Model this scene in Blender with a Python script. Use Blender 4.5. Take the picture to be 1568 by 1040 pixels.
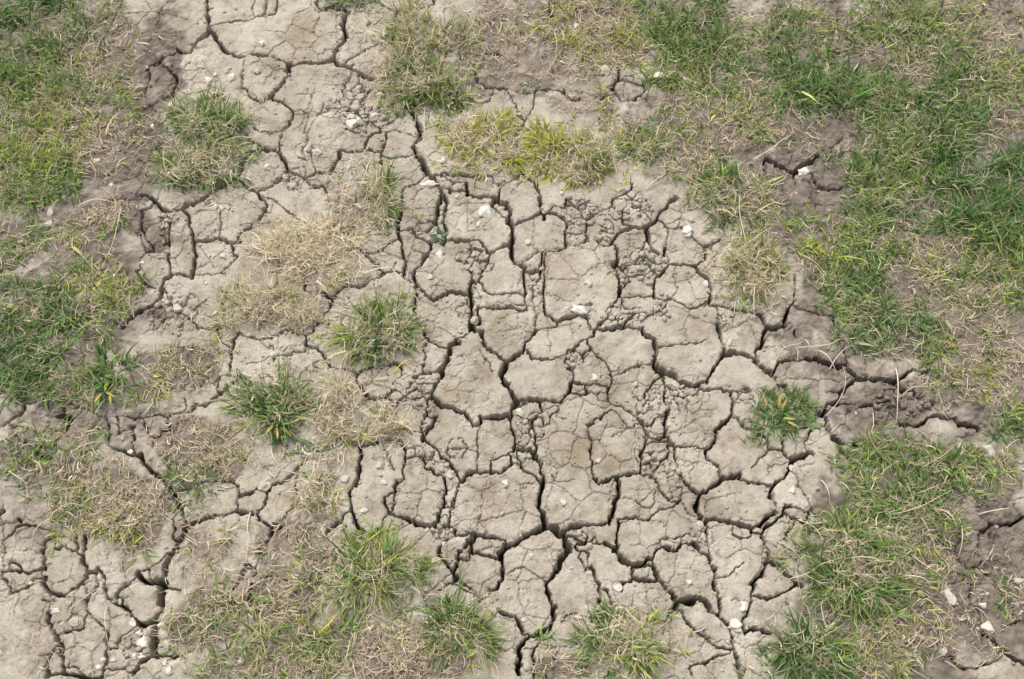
import bpy, math, random
import numpy as np
from mathutils import Vector

# ------------------------------------------------------------------ camera, sky, sun, exposure
scene = bpy.context.scene
for o in list(bpy.data.objects):
    bpy.data.objects.remove(o)
R = math.radians
cam_data = bpy.data.cameras.new("camera")
cam = bpy.data.objects.new("camera", cam_data)
scene.collection.objects.link(cam)
cam.location = (0, 0, 1.65)
cam.rotation_euler = (R(90 - 65), 0, 0)
cam_data.lens = 40
cam_data.sensor_width = 36
cam_data.clip_start = 0.02
cam_data.clip_end = 500
scene.camera = cam

SUN_EL, SUN_AZ = 58, -28          # soft light from high behind the far left
world = bpy.data.worlds.new("World")
scene.world = world
world.use_nodes = True
wt = world.node_tree
bg = wt.nodes["Background"]
sky = wt.nodes.new("ShaderNodeTexSky")
sky.sky_type = 'NISHITA'
sky.sun_disc = False
sky.sun_elevation = R(SUN_EL)
sky.sun_rotation = R(SUN_AZ)
sky.dust_density = 4.0
hs = wt.nodes.new("ShaderNodeHueSaturation")       # a high thin overcast: pale, hardly blue
hs.inputs["Saturation"].default_value = 0.22
wt.links.new(sky.outputs[0], hs.inputs["Color"])
wt.links.new(hs.outputs[0], bg.inputs[0])
bg.inputs[1].default_value = 0.12
sd = bpy.data.lights.new("sun", 'SUN')
sd.energy = 1.5
sd.angle = R(18)
sd.color = (1.0, 0.955, 0.89)
sun = bpy.data.objects.new("sun", sd)
scene.collection.objects.link(sun)
dv = Vector((math.sin(R(SUN_AZ)) * math.cos(R(SUN_EL)), math.cos(R(SUN_AZ)) * math.cos(R(SUN_EL)), math.sin(R(SUN_EL))))
sun.rotation_euler = dv.to_track_quat('Z', 'Y').to_euler()
sun.location = dv * 10
scene.view_settings.view_transform = 'Standard'
scene.view_settings.look = 'None'
scene.view_settings.gamma = 1
scene.view_settings.exposure = 0.72
scene.cycles.max_bounces = 5
scene.cycles.diffuse_bounces = 2
scene.cycles.transmission_bounces = 3

# ------------------------------------------------------------------ survey of the ground, in mm (x right, y away from the viewer's feet)
# crack width, then its course
CRACKS = """
6.1 -568,1466 -561,1442
8.4 -561,1442 -557,1423 -554,1397 -542,1382 -534,1365 -527,1351 -512,1340 -496,1334
4.7 -496,1334 -484,1333 -476,1340 -460,1336 -445,1338 -430,1333 -417,1325 -401,1319
5.9 -553,1392 -566,1374 -576,1357 -583,1344 -597,1343 -607,1351
3.5 -597,1343 -614,1338 -628,1331 -635,1316 -652,1308 -657,1301
2.3 -652,1308 -649,1286 -648,1264
4.7 -604,1293 -598,1271 -604,1257 -605,1242
3.0 -534,1407 -507,1415 -480,1419 -457,1428 -438,1432 -434,1450 -435,1466
2.4 -549,1401 -534,1407
1.8 -480,1466 -477,1423
2.4 -457,1428 -456,1450 -454,1466
3.6 -364,1466 -358,1446 -347,1440 -329,1446 -313,1442 -303,1436
8.3 -303,1436 -308,1421 -310,1403 -302,1388 -305,1369 -315,1353 -323,1336 -325,1325
5.9 -325,1325 -347,1321 -372,1325 -392,1318 -401,1318
10.6 -403,1318 -403,1297
7.0 -403,1297 -410,1279 -423,1260 -434,1246 -444,1233
3.5 -444,1233 -454,1237 -465,1246 -471,1259 -480,1266
5.8 -428,1244 -412,1235 -399,1224 -388,1215 -389,1203 -393,1185 -398,1173
2.3 -388,1215 -374,1219 -366,1213 -358,1206 -361,1181 -363,1167
2.3 -398,1173 -381,1174 -367,1188
2.8 -398,1173 -400,1157 -404,1139 -402,1122
2.3 -398,1173 -418,1166 -439,1171 -451,1178
4.5 -451,1150 -436,1141 -424,1134 -409,1129 -402,1122
6.8 -402,1122 -392,1107 -387,1091
2.3 -467,1167 -451,1150
6.8 -424,1132 -441,1132 -457,1124 -464,1108 -468,1088
2.3 -475,1131 -460,1122
1.4 -366,1217 -354,1242 -350,1268
2.3 -358,1206 -342,1206 -319,1219 -293,1221 -272,1206
2.1 -284,1319 -299,1268 -302,1246 -332,1235 -339,1210
4.5 -302,1129 -301,1112 -311,1095
5.7 -302,1131 -290,1129 -265,1131
1.4 -342,1210 -361,1146
5.9 -325,1325 -307,1318 -289,1310 -273,1301 -252,1289
3.5 -252,1289 -234,1286 -213,1288
3.0 -299,1323 -293,1333 -279,1340 -264,1353 -244,1361 -229,1371
7.2 -212,1442 -216,1423 -220,1401 -226,1380 -230,1372
5.9 -226,1372 -207,1365 -195,1361
2.4 -212,1442 -226,1446 -239,1454 -249,1462
3.6 -212,1442 -198,1442 -183,1442 -158,1446 -146,1458 -147,1466
3.6 -344,1448 -331,1446 -303,1436
2.3 -329,1237 -311,1240 -288,1240 -267,1242 -262,1253 -272,1275 -276,1297
2.9 -328,1221 -310,1222 -289,1217 -274,1213 -268,1203
2.3 -274,1213 -266,1224 -270,1242
2.3 -305,1239 -301,1221
2.3 -268,1203 -250,1196 -232,1181
6.8 -253,1136 -251,1153 -243,1167
3.4 -243,1167 -228,1171
2.3 -228,1171 -232,1181 -220,1190
4.5 -220,1174 -220,1150 -225,1127 -238,1127 -252,1131
2.9 -228,1174 -202,1176 -179,1166 -170,1162
3.4 -224,1122 -211,1115 -191,1119 -174,1122
2.3 -227,1122 -226,1098
5.7 -296,1131 -278,1127 -261,1132 -253,1136
3.4 -296,1131 -300,1112
10.3 -184,1235 -174,1206 -165,1188 -160,1174 -161,1157 -172,1139
12.4 -172,1139 -165,1119 -153,1103 -144,1086
3.5 -122,1224 -92,1217 -75,1228 -42,1239
3.5 38,1253 52,1259 85,1259 94,1253 100,1242 120,1242
2.9 5,1231 9,1210 21,1196 19,1178 8,1167
2.3 21,1196 37,1224 41,1253
1.4 37,1196 55,1192
4.8 73,1466 67,1446 76,1423 80,1395
3.6 -89,1340 -58,1342 -34,1344 -19,1338
2.9 -64,1282 -46,1268 -16,1268
7.8 -463,1118 -467,1094 -472,1074 -491,1059 -507,1049 -520,1037
8.8 -520,1037 -532,1026 -548,1018 -559,1009 -578,1008
6.6 -578,1008 -587,1011 -598,1022 -610,1032
3.3 -610,1032 -619,1037 -632,1034
2.8 -608,1019 -623,1009
5.6 -472,1074 -460,1066 -448,1056 -433,1051 -420,1059 -401,1072 -391,1084 -387,1098 -396,1115
5.5 -433,1051 -426,1037 -420,1031 -421,1011 -426,1001
3.3 -426,1001 -435,985 -451,969 -458,959 -454,949
2.2 -433,1046 -406,1036 -388,1019 -364,998 -349,991 -332,993 -310,990 -294,1008
3.3 -337,1057 -320,1059 -315,1047
6.5 -558,1008 -546,1001 -542,985 -534,969 -530,953 -527,934 -525,915 -525,893 -527,883
4.3 -527,883 -544,888 -557,888 -564,905 -571,921 -571,930
3.3 -571,921 -571,953 -571,972 -577,998 -583,1004
2.2 -584,995 -582,972 -576,949 -570,946
2.2 -581,972 -572,972
2.7 -571,930 -585,932 -596,930 -599,943 -610,953 -620,972 -621,991 -625,1008
1.3 -620,985 -585,998
2.2 -596,930 -607,930 -614,918 -614,890
4.3 -614,890 -602,874 -595,865
6.4 -560,888 -570,880 -574,868
8.5 -574,868 -571,843
5.3 -571,843 -583,831 -590,822
5.3 -590,822 -615,809 -626,792
2.7 -571,868 -564,850 -553,831
5.4 -529,951 -510,953 -491,956 -485,953 -468,949 -454,948
2.7 -490,956 -491,978 -492,1001 -490,1011
1.3 -530,1008 -491,1011 -466,1014
3.3 -468,949 -462,934 -457,921 -464,908
1.6 -522,888 -505,888 -478,890
2.1 -519,825 -507,831 -497,837
2.6 -532,816 -526,810 -506,795 -494,789 -473,789
2.7 -622,959 -614,940 -607,930
3.2 -341,880 -336,862
4.3 -274,868 -284,859 -294,847 -309,856
4.3 -274,868 -250,863
4.2 -294,847 -296,825 -308,810 -318,795 -321,787
2.1 -274,868 -276,893
5.6 -301,1112 -308,1098 -316,1084
3.4 -316,1084 -336,1084 -340,1098
2.8 -387,1098 -373,1084 -355,1074 -342,1081
3.3 -187,1057 -186,1031
6.6 -186,1031 -188,1008 -193,985 -191,972
3.2 -191,972 -187,956 -182,937 -179,915 -175,893 -179,887
2.2 -152,1074 -158,1064 -187,1057
8.9 -147,1088 -135,1074 -123,1057 -120,1041
6.6 -120,1041 -122,1021 -125,1001 -128,985 -138,977
4.5 -120,1057 -109,1056 -107,1046
4.4 -114,1041 -111,1024 -111,1011
2.2 -111,1011 -114,991
2.2 -132,1081 -118,1078 -98,1066 -78,1067
4.5 -118,1083 -81,1078 -69,1076 -35,1076
2.2 -73,1098 -72,1078
6.7 -78,1067 -75,1051 -77,1044 -58,1037 -32,1036 -21,1034
3.3 -98,1064 -106,1054 -100,1049 -78,1049
4.5 -21,1034 -18,1054 -9,1064 8,1071 18,1081
5.6 18,1081 13,1098
5.6 18,1081 33,1067 43,1051 47,1031 47,1008 55,995
2.2 -35,1064 -21,1059 -9,1062
2.2 -35,1076 -34,1062
10.0 -32,1021 -21,1032
8.8 -21,1027 -9,1018 -4,1004 -7,991 0,978 -1,956 -4,940
7.6 -4,940 -15,938 -31,930 -42,930
2.2 -32,1018 -21,1003 -12,995 -7,991
3.3 0,978 19,985 38,995 47,1004
8.6 -4,940 0,921 7,907 21,902
5.4 21,902 22,883 22,859
2.7 18,908 32,921 41,929 49,929
1.3 41,929 34,937 35,959 38,991
3.2 22,896 43,893
3.2 44,893 46,877 35,868
4.3 49,929 47,908 46,893
3.2 54,929 53,890 54,862
4.3 54,929 71,930 85,937 91,946
3.3 91,946 88,962 90,985 81,1001 55,1003
3.3 -42,930 -54,949 -65,951 -109,954
1.3 -54,949 -51,962
2.2 -191,972 -166,974 -155,986 -138,990 -127,991
2.2 -166,974 -160,962 -143,956 -132,954 -112,956
2.2 -166,972 -154,969 -140,970
4.4 -114,991 -111,972 -109,956 -111,946
5.4 -137,953 -135,940 -145,924 -149,908 -160,899 -162,887 -154,871
2.2 -190,957 -206,948 -220,937 -233,929 -250,930
5.4 -256,940 -254,930 -238,921 -229,910 -218,908 -221,899 -212,890 -196,891 -176,893
4.3 -212,890 -225,880 -238,874 -249,865 -274,868
4.3 -274,868 -284,859 -294,847 -302,850
3.2 -179,887 -168,877 -154,870 -140,856 -128,842
5.3 -128,842 -115,853 -102,857 -85,853 -72,853 -69,862 -66,877
4.3 -156,865 -158,843 -159,828
1.6 -194,911 -199,887
1.6 -235,967 -213,965 -191,967
2.2 -73,953 -70,927 -77,915 -67,890 -66,877
3.2 -37,924 -38,908 -48,893 -53,877 -61,871 -66,871
2.7 -50,871 -47,856 -33,848 -17,848 -1,853 10,853
1.3 10,862 16,883
3.2 -49,825 -31,828 -6,828 5,822 23,822
2.1 10,853 21,850 21,831 -6,828
7.4 -69,859 -66,840 -67,822 -65,804 -66,789
6.3 -54,828 -55,810 -53,798
4.2 53,890 52,828 53,816 66,807 74,798 88,807 104,812 122,810
2.1 37,865 32,834 37,819 39,798
1.6 -129,868 -110,865
2.8 92,1024 98,1018 109,1018 114,1004
2.8 64,1001 70,1018 92,1014 92,1031
5.8 193,1316 193,1299 188,1286 180,1275 178,1266 183,1251 195,1237
4.7 188,1286 208,1280 226,1274 243,1279 253,1286
3.5 239,1275 234,1258 219,1244
1.8 216,1277 218,1290 197,1290
2.3 179,1251 159,1244
3.5 96,1258 99,1244 121,1242
5.6 203,1066 201,1051 192,1040
3.3 192,1040 172,1033 169,1018 149,1008 131,995 123,976 125,963 127,947
3.3 198,1036 206,1031 204,1018 219,1008 230,995
3.3 172,1015 188,1011 186,995 187,985 201,977
2.2 206,1036 221,1048
6.6 280,1038 268,1025 256,1011 244,995 232,982 227,972 226,960 230,947 235,934 246,928
5.5 227,976 212,974 201,976 187,972 175,963 166,950 162,939 147,940 141,950
6.5 166,947 174,931 173,915 167,899
7.5 167,899 175,884 177,868 175,850
3.2 175,847 165,832 160,817
3.3 246,992 257,982 262,976 285,976
4.3 255,944 253,931 258,909 269,906 289,907 305,904 311,912 321,915 322,934 318,940 333,947 350,950
3.3 246,928 253,931
5.4 305,904 307,893 317,884 321,875 324,862 321,838
5.3 258,904 246,890 235,881 230,865 230,850 241,841 252,842 265,844 270,838
6.4 270,838 283,827 302,827 320,835
3.2 252,842 250,832
1.6 269,903 268,884 269,865 266,847
5.3 320,829 340,826 356,824 372,818 393,814 406,808 410,793
6.3 410,793 420,788 437,794 441,811 451,826
4.3 451,826 460,841 465,884
6.3 409,788 405,775 399,764
3.2 178,903 191,884 216,887 222,889
3.2 191,884 193,872 180,865
2.7 228,960 218,934 209,915 201,909
2.7 218,921 231,909 247,909
3.2 179,844 181,826 191,814 207,814
2.7 181,844 206,844 225,847 230,850
2.1 219,890 232,887 235,893
2.1 455,790 456,775
2.2 73,1002 89,995 89,966
2.2 92,966 111,966 122,966
3.3 72,931 86,937 88,947 97,944 119,947 128,956
3.2 78,805 91,811 105,812 121,811 128,787
4.2 128,772 136,787 142,799 161,808 177,793 196,811
2.8 130,1028 112,1018 115,1002 123,992
2.8 96,1028 110,1015
3.2 207,814 220,808 243,823 250,832
7.3 -66,816 -65,798 -62,786 -52,785 -50,771 -41,755 -27,744 -14,732 -5,729
3.1 -66,786 -76,774 -86,771
7.3 -5,729 7,738 19,747 22,763 31,774 37,786
3.2 37,786 53,789 72,794 77,803
1.6 38,786 38,816
11.3 -5,729 -10,715 -17,702 -7,688 2,672 10,658
5.0 10,658 2,646 -1,632 -1,621 4,604 3,591 4,580
9.3 -86,763 -98,760 -100,742 -105,728 -113,716 -111,703
5.1 -111,703 -119,693 -121,681
4.2 -86,771 -91,766
3.1 -154,807 -143,789 -137,774 -131,764 -104,754
2.6 -134,761 -140,752 -136,739 -141,725
5.1 -180,729 -175,713 -174,705 -187,691 -191,679 -199,668 -190,660
3.1 -256,715 -247,712 -238,715 -220,719 -186,729
5.1 -247,712 -244,693 -230,678 -219,667 -204,665
2.0 -204,665 -196,668
3.1 -155,693 -138,710 -124,712 -117,713
2.1 -155,688 -134,692 -121,692
3.1 -121,681 -123,674 -139,674 -150,679
3.1 -150,679 -173,665 -185,654
5.0 -133,637 -137,621 -136,596 -132,604 -127,615 -122,626 -120,635
3.0 -133,637 -120,635
4.1 -123,676 -131,660 -133,637
6.1 -121,665 -107,650 -89,647 -73,640 -65,629 -60,619 -50,624 -51,632
6.1 -34,633 -16,637 -7,637 -1,629
3.0 -51,632 -34,633
2.2 -51,621 -52,602 -52,575 -53,551
1.5 -85,580 -65,581 -53,575
5.0 -131,599 -118,585 -105,569 -92,553 -82,538 -75,532
5.9 -75,532 -66,543 -54,547 -39,548 -29,545
3.0 -32,548 -31,565 -16,571 -1,576 4,580
4.0 -29,545 -19,543 -13,551 -1,557 0,569
5.9 14,559 17,551 29,545 42,535 47,525
7.0 4,580 9,583 30,581 37,569 45,556 47,525
3.0 14,559 12,569 9,583
2.0 4,646 17,654 23,660
4.1 12,626 30,629 43,643 45,657 46,662
5.1 93,676 82,665 72,657 56,662 36,665 20,664 12,657
3.1 27,748 34,736 49,731 65,733 76,739 87,745 89,751 103,751 108,763 119,770
3.1 93,676 93,691 96,696 117,693
4.1 93,676 109,672 119,674
2.1 89,742 86,728 94,716 96,699
2.1 -38,731 -35,725 -32,708
1.6 -51,749 -40,731
1.0 -50,674 -28,691
1.2 -89,736 -64,742 -51,749
2.0 46,629 48,618 58,621 59,635 74,657
1.5 72,654 69,632 82,632
4.0 30,629 35,602 37,577
9.0 -251,588 -236,588 -221,592 -208,596 -200,596
6.0 -177,596 -169,591 -166,580
4.0 -200,596 -177,596
7.0 -233,588 -232,572 -231,553 -234,540 -235,525
3.0 -164,580 -165,569 -146,568 -133,567
3.0 -166,580 -164,561 -165,543 -162,535 -174,525
2.0 -197,585 -189,567 -178,549
1.5 -197,569 -197,548
3.0 -133,567 -130,556 -117,545 -104,539 -99,530
1.5 -164,580 -131,588
2.5 -151,580 -148,567
2.5 -121,585 -108,575 -107,564
4.2 122,770 131,780 136,788
3.1 136,788 160,789 190,791 211,789
4.2 122,770 124,751
3.1 124,751 132,742 147,728 160,710 157,699 151,688
5.1 151,688 151,674 154,657
2.6 122,770 109,763 103,751 90,745 87,739 84,728 88,719
3.1 111,728 110,739 122,748 126,751
2.1 103,745 111,736
3.1 88,719 96,708 97,693
5.1 97,693 95,682 80,662 70,657
3.1 95,682 94,692 118,693 131,693 138,691 151,688
3.1 118,693 118,676 109,671 92,674
2.0 130,674 132,665 153,662
2.0 118,676 151,676
7.3 211,789 213,777 226,766 231,751 227,731
10.3 224,731 226,722 239,710 252,705
2.6 173,708 189,719 205,725 224,725
1.5 160,710 173,716
5.1 226,719 236,705 225,696 214,682 208,674 207,654
2.1 241,752 268,754 295,758 317,768
7.3 332,792 332,771 334,754 336,742
8.3 336,742 330,731 318,713 306,699 306,688
7.2 252,705 262,696 274,688 287,685 306,691
3.6 292,679 310,679 326,682 339,676 352,674 372,674
2.0 352,674 363,682
5.0 341,674 344,662 341,646 330,629 316,618 312,610 311,596 303,585 298,580
4.0 298,580 288,583 270,587 250,585 248,572 248,564
6.0 298,580 299,567 309,556 315,539 328,538 348,544
9.3 336,739 350,745 365,742 378,735 385,722 397,710 409,702
8.3 406,780 402,766 392,751 386,742 390,722 407,713 415,712
4.1 415,712 421,722 433,728 451,731 465,733
4.1 415,712 411,699 416,691
2.5 154,648 139,637 123,626 117,618 119,594 120,567 123,538
2.0 155,646 170,632 180,618 198,621
1.5 180,618 164,607 153,599
3.5 154,655 171,650 181,643 191,637 198,624 205,610 206,594 198,575 195,553
6.1 239,662 241,648 239,637 236,621 237,604 242,591 248,585
3.5 205,615 210,602 225,599 233,602
3.0 201,629 203,618 216,619 222,632
3.0 238,588 239,575 228,564 222,553
2.5 204,591 220,596 235,594
2.5 387,602 392,583 415,580
2.0 392,580 381,569 364,553
4.0 417,602 416,580 422,569 432,572
1.5 354,671 345,654
1.5 272,646 271,632 267,610 256,602
4.9 123,538 136,531 154,538 171,540 192,545
3.0 192,545 212,543
4.1 236,699 240,685 239,662
2.6 240,685 255,676 271,685
2.6 254,660 260,671 289,671
5.9 -234,534 -242,521 -242,505 -240,487 -235,479 -231,467 -223,456 -220,449
3.9 -240,485 -249,479 -254,467 -266,462 -275,454
2.9 -220,449 -210,446 -198,451 -194,462 -192,474 -180,483
3.9 -242,443 -230,446 -210,448
2.4 -246,462 -243,441 -249,431
3.9 -174,529 -176,516 -191,508 -191,497 -180,485
5.8 -180,485 -170,477 -155,474 -142,464 -127,462 -117,464 -112,472
2.4 -176,513 -174,495 -180,485
4.9 -99,536 -99,516 -101,500 -108,487 -113,479 -112,464
2.9 -86,513 -93,495 -106,492
3.9 -89,492 -95,477 -97,464
4.8 -112,464 -102,462 -97,464 -85,459 -83,449
3.0 -76,534 -79,529 -86,510 -89,492
3.9 -83,449 -63,450 -55,449 -38,445 -21,443
1.9 -83,449 -92,444
4.8 -55,448 -62,436 -60,424 -45,419 -25,416 -18,416
2.9 -62,446 -63,426 -63,414 -77,413
4.8 -67,441 -70,431 -77,426 -78,411 -84,399
5.7 -104,431 -104,416 -96,407 -86,397 -83,387 -84,380
2.8 -84,380 -95,375 -105,367
3.8 -83,382 -69,376 -61,370
11.6 -18,416 -16,426 -6,435 9,441 21,446 34,456 49,464
8.8 49,464 49,482 43,492 44,513 47,539
10.7 49,464 64,462 71,449 78,454
7.7 78,454 78,439 84,426
5.7 -18,415 -12,402 -13,389 -20,377 -23,370
2.8 -23,370 -35,365 -35,358 -49,352
8.6 84,426 75,414 65,402 58,387 49,375 52,358
7.5 52,358 59,343 60,329
6.8 78,454 91,462 103,465
1.7 -8,392 2,397 19,402 26,397 38,387 48,380
1.8 60,542 70,534 95,533
1.0 -51,482 -48,497 -43,510
1.5 -53,451 -48,482
3.8 -22,341 -13,334 4,330
1.9 -127,467 -122,454 -114,450 -105,454
2.9 -104,431 -92,444
7.8 156,535 161,529 159,513 154,495 149,479 146,467
4.9 146,467 128,464 114,464 96,464
4.0 126,534 136,530 151,535 156,535
2.0 161,472 176,473 203,474 214,483 231,485 239,492 252,500
1.8 185,503 194,494 212,494 215,513 218,521 216,531
2.9 211,535 218,523 225,513 230,508 235,500 250,500
6.9 261,529 271,516 283,508 288,513 299,523 312,531 318,538
8.8 283,508 277,500 277,487 280,474 280,467
5.8 280,467 289,462 289,451
3.9 318,538 330,538 350,536 360,530 377,527 387,525
8.9 390,505 392,521 397,529
4.9 397,529 410,534 417,544 422,552
8.0 422,552 426,566 432,568 450,575
7.8 290,472 305,473 325,469 342,465 356,459 369,467 382,477 395,482
2.9 356,459 353,449 342,444 330,446
2.4 327,464 327,451
4.8 358,451 367,450 371,459
5.8 371,459 392,472 405,479 409,492 416,495
2.9 390,505 396,492 395,482
5.8 408,482 422,472 434,469
4.9 438,467 441,477 448,487
2.4 419,467 410,454 403,439
5.7 367,450 370,436 375,421 379,411 392,402 401,389 414,380 423,375
5.7 373,409 366,394 362,387 350,382 349,370
2.8 349,370 346,358 343,343 337,332
3.3 412,377 398,365 378,354 361,354 349,359
1.9 398,409 395,402
8.6 140,436 149,430 154,421 163,409 178,400 190,403 198,409 207,411
4.8 161,469 156,449 156,431
4.8 207,411 210,421 221,428 240,424 248,434
1.9 221,439 246,443
1.9 249,443 248,429 240,426
4.8 178,400 179,387 184,383 208,381
3.8 179,387 177,380 160,377
7.6 207,409 211,392 218,380 227,367 236,353 234,339
3.8 182,399 200,402 209,394
7.5 236,353 252,352 272,354 283,346 292,336
5.7 268,436 277,424 291,414 295,402 299,392 296,375 300,358 300,339
2.4 248,434 268,436
2.4 289,451 292,436 292,416
2.1 300,387 316,389 326,399 339,407
1.1 252,377 248,365
1.0 266,380 293,383
3.8 119,402 121,387 128,372 126,348
2.8 128,370 140,365 144,348
2.9 100,414 109,397
2.4 115,416 112,402 119,394
2.4 160,377 159,365
3.9 86,446 108,436 111,449
2.4 110,436 125,446
2.9 88,431 110,436 128,436
2.9 128,436 140,436
2.9 111,449 96,464
2.9 95,424 110,424 115,416
1.4 318,353 334,352
1.5 252,500 263,479 278,474
1.9 259,451 271,446
2.8 235,353 234,341 221,324
3.3 242,336 249,319 261,310 274,300 288,289 311,282
8.5 244,350 254,348 266,354 280,350 284,338 296,331 304,322 311,319
5.6 311,319 315,303 314,286 322,270 322,252 322,243
6.5 334,305 347,311 360,307 370,306
2.8 342,341 331,326 333,317
3.8 299,343 300,331
0.9 217,303 239,303 260,304
2.3 276,263 279,270 291,274 310,276
2.3 279,266 253,259 256,245
4.7 -21,341 -12,333 3,330 10,319 17,307 24,303
7.5 63,341 60,326 55,315 33,303 24,300 10,286
1.1 10,331 17,338 27,348
1.9 74,322 79,331 94,335
3.2 36,286 28,275 28,259 31,245
7.4 10,273 7,247
5.1 -759,656 -761,642 -773,632 -786,621
12.1 -688,636 -688,620
2.0 -759,656 -746,659 -737,663
3.0 -628,634 -622,612 -622,590
3.0 -612,639 -608,612
3.0 -571,631 -563,612
3.0 -585,620 -579,598
2.0 -613,636 -592,634 -569,634 -557,642
1.5 -609,606 -590,617
3.0 -511,667 -508,653 -523,642 -536,638 -552,640
3.0 -533,636 -528,617 -542,606 -553,601
2.0 -553,601 -552,587
5.1 -499,647 -489,657 -473,656 -461,667 -450,681 -438,691 -428,701
2.5 -499,647 -521,642
3.1 -464,704 -462,681
1.5 -464,704 -445,707 -431,704
4.0 -608,582 -595,579 -578,570 -568,572
7.9 -568,572 -559,560 -544,547 -528,539
5.9 -528,539 -516,523 -504,508 -497,490
2.9 -497,490 -487,469
7.8 -486,459 -474,464 -460,472 -443,479
5.8 -443,479 -428,478 -412,485 -404,481 -384,481
2.9 -409,485 -409,505 -412,521 -424,531
3.9 -409,505 -397,513 -385,521
3.9 -506,472 -500,457 -499,444
9.8 -765,485 -761,490
4.8 -732,467 -740,457 -752,444
3.9 -732,467 -712,464
3.9 -732,467 -736,474
8.0 -726,574 -705,571
2.0 -701,667 -699,639
4.9 -378,482 -374,492 -368,500 -368,513 -362,523 -350,528
3.0 -411,513 -401,513 -394,518 -379,520
3.9 -411,484 -395,482 -380,482
4.4 -380,482 -372,466 -356,459 -346,461 -340,474
2.9 -340,474 -331,487 -322,500
4.8 -355,456 -355,443 -364,433 -369,416
1.9 -353,451 -339,459 -329,464
2.9 -385,399 -389,389 -399,374 -408,367
2.4 -375,399 -375,384
3.8 -380,374 -376,350
2.9 -388,406 -377,399
6.8 -482,459 -486,446 -492,436
2.9 -492,436 -502,421 -515,406 -531,401 -545,394
5.7 -489,431 -499,416 -505,404 -504,382
9.5 -545,391 -538,382 -523,377 -504,377 -509,365
9.5 -509,365 -508,350
3.8 -523,377 -528,394
2.4 -500,369 -481,366
8.0 -321,584 -303,581 -293,581 -263,587 -230,591
4.0 -313,581 -315,565 -329,549
3.9 -281,443 -270,461 -253,471
2.9 -247,459 -241,446 -248,431
4.8 -241,446 -224,447 -209,447 -195,459
4.8 -266,401 -288,377
3.8 -693,426 -686,408 -685,399 -709,394 -723,403 -735,406
3.8 -748,396 -738,394 -721,394 -717,399
2.8 -746,384 -734,379 -731,369
2.8 -730,364 -716,367 -703,374
5.7 -683,399 -681,379 -673,364 -659,358
5.7 -659,358 -645,360 -634,369 -624,381 -621,384
5.8 -621,386 -625,401 -630,416 -627,431 -630,446
2.9 -630,418 -640,428 -644,446
2.4 -674,431 -659,433 -646,427
1.9 -674,431 -677,448 -664,447
5.7 -621,394 -607,394
4.8 -607,394 -605,399 -591,384 -589,367 -583,357
2.8 -605,384 -599,374 -607,364 -615,355 -614,340 -601,329 -584,310
1.9 -623,374 -615,364
1.4 -654,355 -615,355
4.7 -564,352 -568,362 -560,372
4.7 -571,348 -563,348 -550,336 -536,321
8.5 -535,319 -519,319 -508,331 -503,345 -511,367 -507,379
11.2 -507,317 -507,300 -507,282 -503,275
6.5 -503,275 -523,263 -533,252
3.7 -499,275 -482,271 -468,275
5.6 -667,336 -665,321 -652,303 -642,286 -636,263 -632,252
3.3 -643,305 -627,311 -613,312 -611,326
1.9 -679,350 -660,351
4.6 -656,245 -631,250 -602,245 -577,247 -575,266 -573,284 -579,307
2.3 -630,256 -619,261 -605,247
2.8 -649,286 -660,268 -656,256
2.8 -562,286 -559,298
2.4 -501,369 -482,366
3.3 -388,399 -396,381 -407,367
3.8 -378,374 -379,350
2.9 -388,399 -376,399
4.2 -473,779 -468,765
4.2 -436,782 -444,765 -450,750 -447,735 -446,718
5.2 -419,776 -405,770 -384,772 -366,782 -356,788
4.2 -321,785 -330,776 -327,759
4.2 -353,782 -334,776
4.2 -327,756 -311,753 -302,744 -290,725
2.6 -327,759 -329,747 -347,746 -355,740
2.1 -383,759 -378,735 -380,727
1.6 -402,768 -387,750
1.6 -378,735 -394,733 -422,724
8.2 -430,704 -419,698
2.6 -506,790 -484,788 -466,790
3.1 454,785 456,773
9.3 465,733 478,733 491,728 498,724 511,718 530,724 534,712 543,702 553,700
2.6 532,741 533,727
3.1 527,785 525,773
3.2 511,812 519,806
4.1 520,687 534,698 543,702
5.1 520,687 513,675 509,661 490,656 486,645 478,639
2.0 511,675 493,678
10.3 553,700 561,701 587,698 603,698 619,704
6.2 619,704 631,715 655,712
8.2 602,695 609,687 613,678 626,677 632,667 644,661 656,656
8.0 476,642 485,634 488,617 491,601 501,593 506,571
8.0 521,590 539,593 561,582
4.1 542,656 560,656 579,660 594,659
6.1 602,623 625,623 651,639
8.1 651,639 669,636 689,631 692,623 721,614
6.0 427,569 443,577 458,577
4.0 456,604 458,614
7.2 428,687 427,675
3.0 501,593 521,590
5.8 762,477 742,467 725,464 713,467
2.9 711,464 707,446
3.9 695,449 690,431
2.9 698,451 712,464
2.4 629,436 641,436 655,434
2.9 631,454 631,444
3.8 654,411 662,400 671,399
3.8 686,397 694,387
2.4 665,374 660,348 670,336 672,321
6.5 674,305 687,293 696,282 709,273 723,263
2.8 720,333 724,340
1.9 703,317 718,321 735,324
3.2 625,263 635,256 649,256 676,261
1.8 601,275 626,273
4.7 358,310 370,306
6.8 439,1116 452,1108 467,1099 481,1089 489,1089
9.0 489,1089 499,1103 515,1111 530,1123
3.4 486,1086 483,1065
2.2 436,1113 436,1082
3.9 519,1072 520,1060 540,1054 563,1060
3.4 -661,1224 -653,1174
4.2 -692,804 -684,810
6.3 -617,810 -628,792
"""
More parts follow.
